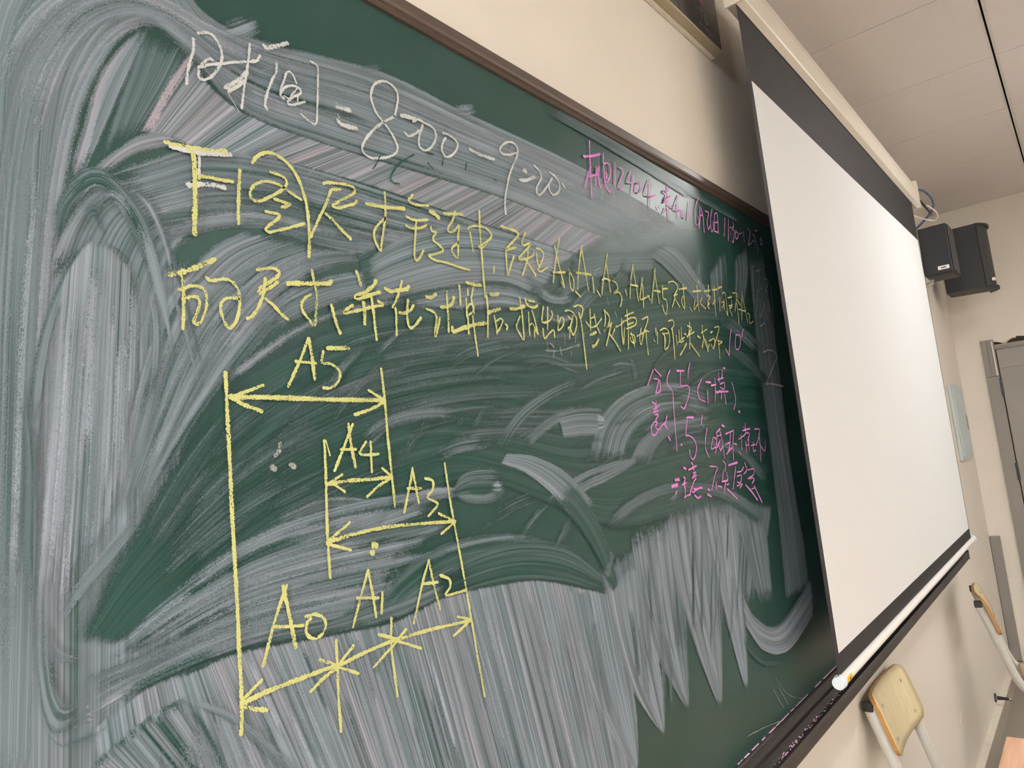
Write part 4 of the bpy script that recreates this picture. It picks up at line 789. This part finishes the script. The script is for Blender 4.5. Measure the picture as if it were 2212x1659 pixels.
# ------------------------------------------------------------------ projection screen
ps = tag(empty('projection_screen', (2.8, -0.06, 1.02)), 'pull-down projection screen with black border hanging over the blackboard', 'screen')
def S(name, mb, m, parent=ps, smooth=False):
    o = mb.build(name, m, parent, smooth)
    return o
def off(mb, ox, oy, oz):
    mb.v = [(x - ox, y - oy, z - oz) for x, y, z in mb.v]; return mb
SO = (2.8, -0.06, 1.02)
cp = [(-0.088, 2.662), (-0.088, 2.790), (-0.096, 2.797), (-0.112, 2.790), (-0.1225, 2.772), (-0.1290, 2.738), (-0.1310, 2.732), (-0.1310, 2.674), (-0.1290, 2.6685), (-0.1140, 2.657), (-0.1135, 2.657), (-0.1135, 2.68), (-0.1095, 2.68), (-0.1095, 2.657)]
S('casing', off(MB().prism(cp, 'x', 1.6785, 3.985), *SO), MT['casing'])
for x0, x1, s_ in ((1.671, 1.678, -1), (3.986, 4.020, 1)):
    ec = S('casing_end_cap', off(MB().box(x0, x1, -0.1315, -0.086, 2.656, 2.797, 0.002), *SO), MT['casing'])
    S('screw', off(MB().disc((1.686 if s_ < 0 else 4.0, -0.1305, 2.690), (0, -1, 0), 0.004, 0.002), *SO), MT['hinge'], ec)
for x in (2.30, 3.55):
    S('wall_bracket', off(MB().box(x, x + 0.05, -0.0875, -0.0005, 2.70, 2.78, 0.003), *SO), MT['casing'])
YS = -0.112
def wave(x, z): return YS + 0.0015 * math.sin(x * 3.1) * math.sin((z - 1.0) * 1.7)
def sheet(x0, x1, z0, z1, dy, nx=24, nz=16, th=0.0006):
    V = [(x0 + (x1 - x0) * i / nx, wave(x0 + (x1 - x0) * i / nx, z0 + (z1 - z0) * j / nz) + d, z0 + (z1 - z0) * j / nz) for d in (dy, dy + th) for i in range(nx + 1) for j in range(nz + 1)]
    n = (nx + 1) * (nz + 1); F = []
    for k in (0, n):
        F += [(k + i * (nz + 1) + j, k + (i + 1) * (nz + 1) + j, k + (i + 1) * (nz + 1) + j + 1, k + i * (nz + 1) + j + 1) for i in range(nx) for j in range(nz)]
    ring = [i * (nz + 1) for i in range(nx + 1)] + [nx * (nz + 1) + j for j in range(1, nz + 1)] + [i * (nz + 1) + nz for i in range(nx - 1, -1, -1)] + [j for j in range(nz - 1, 0, -1)]
    F += [(ring[q], ring[(q + 1) % len(ring)], ring[(q + 1) % len(ring)] + n, ring[q] + n) for q in range(len(ring))]
    return MB().add(V, F)
fb = S('black_fabric', off(sheet(1.684, 3.872, 1.050, 2.672, 0.0), *SO), MT['fabric'], smooth=True)
S('white_surface', off(sheet(1.709, 3.853, 1.097, 2.466, -0.0009), *SO), MT['white_screen'], fb, smooth=True)
tz = 1.0405
S('bottom_tube', off(MB().tube([(1.694, YS, tz), (3.915, YS, tz)], 0.0122, 24), *SO), MT['tubewhite'], smooth=True)
for x0, x1 in ((1.676, 1.695), (3.910, 3.928)):
    c_ = S('end_cap', off(MB().tube([(x0, YS, tz), (x0 + 0.003, YS, tz), (x1, YS, tz)], [0.0130, 0.0140, 0.0140], 28), *SO), MT['capwhite'], smooth=True)
    S('cap_ring', off(MB().tube([(x1 - 0.004, YS, tz), (x1 - 0.001, YS, tz)], 0.0150, 28), *SO), MT['capwhite'], c_, smooth=True)
def arc_patch(x0, x1, a0, a1, r):
    V = []; k = 8
    for rr in (r, r + 0.0006):
        for x in (x0, x1):
            for q in range(k + 1):
                a = math.radians(a0 + (a1 - a0) * q / k); V.append((x, YS - math.cos(a) * rr, tz + math.sin(a) * rr))
    n = 2 * (k + 1); F = []
    for b in (0, n): F += [(b + q, b + q + 1, b + k + 1 + q + 1, b + k + 1 + q) for q in range(k)]
    return MB().add(V, F)
S('sticker', off(arc_patch(1.708, 1.745, -50, 30, 0.0123), *SO), MT['yellow_label'])
S('sticker_print', off(arc_patch(1.724, 1.729, -20, 10, 0.01295), *SO), MT['ink'])

# ------------------------------------------------------------------ display panel above the board
dp = tag(empty('wall_display', (1.4, 0, 2.6)), 'black glass wall display with champagne metal edge above the blackboard', 'display')
DO = (1.4, 0.0, 2.6)
def PD(name, mb, m, parent=dp): return off(mb, *DO).build(name, m, parent)
PD('display_body', MB().box(0.96, 1.760, -0.0300, -0.0005, 2.606, 3.0 - 0.045, 0.0015), MT['black_plastic'])
PD('bottom_frame', MB().box(0.955, 1.764, -0.0345, -0.0005, 2.5985, 2.6055, 0.001), MT['alu'])
PD('frame_lip', MB().box(0.955, 1.764, -0.0125, -0.0008, 2.5955, 2.5984, 0.0006), MT['ledge'])
gl = PD('glass_front', MB().box(0.958, 1.762, -0.0340, -0.0302, 2.6058, 2.954, 0.0006), MT['glass'])
PD('glass_seam', MB().box(1.5155, 1.5165, -0.0344, -0.0340, 2.607, 2.953), MT['black_plastic'], gl)
yf = -0.0343
def mark(m, *segs, w=0.0022):
    mb = MB()
    for q in segs:
        for (xa, za), (xb, zb) in zip(q[:-1], q[1:]):
            d = Vector((xb - xa, 0, zb - za)); l = d.length; d /= l; n = Vector((-d.z, 0, d.x)) * w / 2
            a = Vector((xa, yf, za)); b = Vector((xb, yf, zb))
            mb.add([a - n, b - n, b + n, a + n, a - n + Vector((0, .0002, 0)), b - n + Vector((0, .0002, 0)), b + n + Vector((0, .0002, 0)), a + n + Vector((0, .0002, 0))],
                   [(0, 1, 2, 3), (4, 5, 6, 7), (0, 1, 5, 4), (2, 3, 7, 6)])
    PD('printed_mark', mb, m, gl)
mark(MT['pinkprint'], [(1.630, 2.705), (1.675, 2.690)], [(1.635, 2.715), (1.680, 2.700)], [(1.625, 2.725), (1.685, 2.706)], w=0.008)
mark(MT['greyprint'], [(1.640, 2.670), (1.665, 2.670)], [(1.652, 2.686), (1.652, 2.648)])
mark(MT['greyprint'], [(1.668, 2.665), (1.668, 2.645)], [(1.672, 2.668), (1.690, 2.668), (1.690, 2.645), (1.672, 2.645)], [(1.678, 2.660), (1.686, 2.660)], [(1.678, 2.653), (1.686, 2.653)])
mark(MT['greyprint'], [(1.716, 2.662), (1.704, 2.666), (1.699, 2.655), (1.704, 2.645), (1.716, 2.648)])
for k in range(9):
    x = 1.632 + k * 0.0115
    mark(MT['pinkprint'] if k > 4 else MT['greyprint'], [(x, 2.626), (x + 0.007, 2.626)], [(x + 0.0035, 2.631), (x + 0.0035, 2.621)], w=0.0014)

# ------------------------------------------------------------------ loudspeakers
s1 = tag(empty('loudspeaker', (4.43, -0.12, 2.37)), 'smaller black loudspeaker with white sticker next to the projection screen', 'loudspeaker')
def at(mb, o): return off(mb, *o.location)
at(MB().box(4.31, 4.52, -0.188, -0.055, 2.366, 2.628, 0.005), s1.location if False else s1).build('cabinet', MT['black_plastic'], s1)
at(MB().box(4.318, 4.512, -0.196, -0.1885, 2.372, 2.622, 0.003), s1).build('grille', MT['grille'], s1)
at(MB().box(4.322, 4.508, -0.180, -0.065, 2.3625, 2.3660, 0.001), s1).build('bottom_plate', MT['grille'], s1)
lb = at(MB().box(4.3085, 4.3105, -0.172, -0.120, 2.386, 2.406), s1).build('sticker', MT['whitelabel'], s1)
at(MB().box(4.3078, 4.3086, -0.158, -0.134, 2.393, 2.399), s1).build('sticker_print', MT['ink'], lb)
at(MB().box(4.40, 4.44, -0.056, -0.0005, 2.40, 2.50, 0.003).tube([(4.42, -0.07, 2.366), (4.42, -0.07, 2.345), (4.42, -0.035, 2.335), (4.42, -0.006, 2.335)], 0.010, 10), s1).build('wall_bracket', MT['tubegrey'], s1)
s2 = tag(empty('loudspeaker', (5.0, -0.2, 2.34)), 'larger black loudspeaker with curved front in the corner by the door', 'loudspeaker')
x0, x1 = 4.90, 5.14
pr2 = [(x0, -0.070), (x0, -0.268), (x0 + 0.01, -0.276), (x1 - 0.01, -0.276), (x1, -0.268), (x1 - 0.05, -0.070)]
at(MB().prism(pr2, 'z', 2.345, 2.722), s2).build('cabinet', MT['black_plastic'], s2)
def curved(y0, b, z0, z1, xa, xb):
    k = 12; P = [(xa + (xb - xa) * q / k, y0 - b * math.sin(math.pi * q / k) ** 0.8) for q in range(k + 1)]
    return MB().prism([(xa, y0 + 0.004)] + P + [(xb, y0 + 0.004)], 'z', z0, z1)
at(curved(-0.2775, 0.036, 2.352, 2.708, x0 + 0.004, x1 - 0.004), s2).build('grille', MT['grille'], s2, smooth=True)
for z0, z1 in ((2.708, 2.724), (2.336, 2.352)):
    at(curved(-0.270, 0.056, z0, z1, x0 - 0.002, x1 + 0.002), s2).build('end_lip', MT['black_plastic'], s2, smooth=True)
at(MB().box(x0 + 0.03, x0 + 0.075, -0.316, -0.300, 2.375, 2.392, 0.002), s2).build('badge', MT['whitelabel'], s2)
at(MB().box(4.98, 5.03, -0.071, -0.0005, 2.46, 2.60, 0.003), s2).build('wall_bracket', MT['tubegrey'], s2)

# ------------------------------------------------------------------ cables at the casing end
def bez(P, n=40): return [tuple(p) for p in catmull(P, n)]
tag(MB().tube(bez([(4.07, -0.124, 2.77), (4.1, -0.143, 2.766), (4.14, -0.162, 2.738), (4.18, -0.166, 2.709), (4.2, -0.152, 2.68), (4.22, -0.132, 2.666), (4.24, -0.11, 2.654), (4.24, -0.08, 2.63), (4.24, -0.04, 2.605), (4.24, -0.0065, 2.60)]), 0.0055, 8).build('blue_cable', MT['blue'], smooth=True), 'looping blue cable at the end of the white screen casing', 'cable')
tag(MB().tube(bez([(4.07, -0.148, 2.681), (4.1, -0.16, 2.67), (4.15, -0.173, 2.657), (4.18, -0.174, 2.639), (4.2, -0.158, 2.626), (4.19, -0.135, 2.632), (4.17, -0.10, 2.65), (4.14, -0.05, 2.68), (4.12, -0.0055, 2.70)]), 0.004, 8).build('white_cable', MT['whitec'], smooth=True), 'thin white cable looping beside the blue cable', 'cable')

# ------------------------------------------------------------------ pale box on the wall between screen and corner
eb = tag(empty('electrical_box', (5.03, 0, 1.36)), 'pale blue-grey electrical cabinet on the wall right of the screen', 'cabinet')
at(MB().box(4.80, 5.225, -0.018, -0.0005, 1.362, 1.806, 0.004), eb).build('box_body', MT['ebox'], eb)
ed = at(MB().box(4.822, 5.205, -0.024, -0.0182, 1.382, 1.784, 0.003), eb).build('box_door', MT['ebox'], eb)
at(MB().box(5.175, 5.185, -0.028, -0.0242, 1.53, 1.62, 0.001), eb).build('handle', MT['greypaint'], ed)
# grey corner trunking
tr = tag(empty('corner_trunking', (5.43, -0.03, 0.0)), 'grey upright cable trunking in the corner beside the door', 'trunking')
at(MB().box(XR - 0.022, XR - 0.0005, -0.0585, -0.0015, 0.082, 0.848, 0.005), tr).build('trunking_cover', MT['greypaint'], tr)
at(MB().box(XR - 0.018, XR - 0.0005, -0.0645, -0.0588, 0.082, 0.60, 0.001), tr).build('trunking_side', MT['ledge'], tr)
# door stop
ds = tag(empty('door_stop', (4.56, -0.001, 0.125)), 'black door stop with metal tip on the wall below the grey trunking', 'door stop')
at(MB().tube([(4.56, -0.0006, 0.125), (4.56, -0.006, 0.125)], 0.022, 20), ds).build('base_plate', MT['rubber'], ds, smooth=True)
at(MB().tube([(4.56, -0.0062, 0.125), (4.56, -0.010, 0.125)], 0.013, 16), ds).build('collar', MT['chrome'], ds, smooth=True)
at(MB().tube([(4.56, -0.0102, 0.125), (4.56, -0.060, 0.125)], [0.010, 0.0065], 14), ds).build('stem', MT['rubber'], ds, smooth=True)
at(MB().tube([(4.56, -0.0602, 0.125), (4.56, -0.063, 0.125), (4.56, -0.070, 0.125), (4.56, -0.074, 0.125)], [0.006, 0.010, 0.010, 0.006], 14), ds).build('tip', MT['chrome'], ds, smooth=True)

# ------------------------------------------------------------------ chairs
def panel(w, h, rad, bend, th, nx=14, nz=8, flare=0.0):
    """bent plywood: local x across, z up, y = bend; rounded corners by pulling in the outline"""
    V = []; 
    for d in (0, th):
        for i in range(nx + 1):
            for j in range(nz + 1):
                a, b = i / nx * 2 - 1, j / nz * 2 - 1
                x, z = a * w / 2, b * h / 2
                ex, ez = abs(x) - (w / 2 - rad), abs(z) - (h / 2 - rad)
                if ex > 0 and ez > 0:
                    l = max(ex, ez); k = l / math.hypot(ex, ez)
                    x = math.copysign(w / 2 - rad + ex * k, x); z = math.copysign(h / 2 - rad + ez * k, z)
                y = bend * (1 - (x / (w / 2)) ** 2) + flare * max(0, z / (h / 2) - 0.45) ** 2 + d
                V.append((x, y, z))
    n = (nx + 1) * (nz + 1); F = []
    for k in (0, n): F += [(k + i * (nz + 1) + j, k + (i + 1) * (nz + 1) + j, k + (i + 1) * (nz + 1) + j + 1, k + i * (nz + 1) + j + 1) for i in range(nx) for j in range(nz)]
    ring = [i * (nz + 1) for i in range(nx + 1)] + [nx * (nz + 1) + j for j in range(1, nz + 1)] + [i * (nz + 1) + nz for i in range(nx - 1, -1, -1)] + [j for j in range(nz - 1, 0, -1)]
    E_ = [(ring[q], ring[(q + 1) % len(ring)], ring[(q + 1) % len(ring)] + n, ring[q] + n) for q in range(len(ring))]
    return V, F, E_
def ply_part(name, w, h, rad, bend, th, T, parent, flare=0.0):
    V, F, E_ = panel(w, h, rad, bend, th, flare=flare)
    V = [(T @ Vector(p))[:] for p in V]
    me = bpy.data.meshes.new(name); me.from_pydata(V, [], F + E_); me.materials.append(MT['ply']); me.materials.append(MT['plyedge'])
    import bmesh
    bm = bmesh.new(); bm.from_mesh(me); bmesh.ops.recalc_face_normals(bm, faces=bm.faces); bm.to_mesh(me); bm.free()
    for i, p in enumerate(me.polygons): p.material_index = 0 if i < len(F) else 1; p.use_smooth = i < len(F)
    o = bpy.data.objects.new(name, me); COL.objects.link(o); o.parent = parent; return o
def chair(loc, rz, label):
    c = tag(empty('school_chair', loc, rz), label, 'chair', 'plywood school chairs along the front wall')
    hw = 0.165
    for s in (-1, 1):
        x = s * hw
        MB().tube(bez([(x, 0.050, 0.820), (x, 0.020, 0.722), (x, -0.010, 0.620), (x, -0.034, 0.540), (x, -0.060, 0.487), (x, -0.105, 0.467), (x, -0.20, 0.464), (x, -0.40, 0.466)], 30), 0.016, 10, flat=0.62, up=(1, 0, 0)).build('back_tube', MT['tubegrey'], c, smooth=True)
        MB().box(x - 0.013, x + 0.013, 0.036, 0.064, 0.808, 0.834, 0.004).build('tube_cap', MT['rubber'], c)
        MB().tube([(x, -0.115, 0.456), (x, -0.085, 0.25), (x, -0.07, 0.02)], 0.013, 10, flat=0.7, up=(1, 0, 0)).build('leg', MT['tubegrey'], c, smooth=True)
        MB().tube([(x, -0.36, 0.456), (x, -0.39, 0.25), (x, -0.41, 0.02)], 0.013, 10, flat=0.7, up=(1, 0, 0)).build('leg', MT['tubegrey'], c, smooth=True)
        MB().box(x - 0.014, x + 0.014, -0.44, -0.04, 0.0, 0.022, 0.005).build('foot_rail', MT['rubber'], c)
    MB().tube([(-hw, -0.08, 0.22), (hw, -0.08, 0.22)], 0.010, 8).build('stretcher', MT['tubegrey'], c, smooth=True)
    T = Matrix.Translation((0, 0.003, 0.776)) @ Matrix.Rotation(math.radians(-17), 4, 'X')
    b = ply_part('backrest', 0.365, 0.165, 0.035, 0.018, 0.011, T, c, flare=0.022)
    for x, z in ((-0.12, -0.05), (0.12, -0.05), (0.12, 0.04), (-0.12, 0.04)):
        p = T @ Vector((x, 0.018 * (1 - (x / 0.1825) ** 2) - 0.0002, z)); d = T.to_3x3() @ Vector((0, -1, 0))
        MB().disc(p, d, 0.005, 0.002, 12).build('rivet', MT['chrome'], b)
    T = Matrix.Translation((0, -0.255, 0.485)) @ Matrix.Rotation(math.radians(-88), 4, 'X')
    sgo = ply_part('seat', 0.40, 0.37, 0.06, -0.012, 0.012, T, c)
    for x, y in ((-0.13, -0.12), (0.13, -0.12), (-0.13, -0.38), (0.13, -0.38)):
        MB().disc((x, y, 0.492), (0, 0, 1), 0.005, 0.004, 12).build('rivet', MT['chrome'], sgo)
    return c
chair((2.36, -0.072, 0.0), math.radians(0), 'nearer pale plywood chair against the wall under the chalk tray')
chair((3.73, -0.160, 0.0), math.radians(9.5), 'farther pale plywood chair in front of the wall near the corner')

# ------------------------------------------------------------------ peach wood desk, only its corner shows
dk = tag(empty('desk', (1.95, -1.0, 0)), 'desk with peach wood-grain top at the lower right corner', 'desk')
at(MB().box(1.62, 2.30, -1.60, -0.325, 0.722, 0.750, 0.004), dk).build('desk_top', MT['peach'], dk)
for y in (-0.62, -1.35):
    at(MB().box(1.94, 1.99, y - 0.02, y + 0.02, 0.03, 0.7215, 0.004), dk).build('leg', MT['tubegrey'], dk)
    at(MB().box(1.68, 2.24, y - 0.025, y + 0.025, 0.0, 0.03, 0.006), dk).build('foot', MT['tubegrey'], dk)
at(MB().box(1.955, 1.975, -1.33, -0.64, 0.45, 0.70, 0.002), dk).build('modesty_panel', MT['peach'], dk)
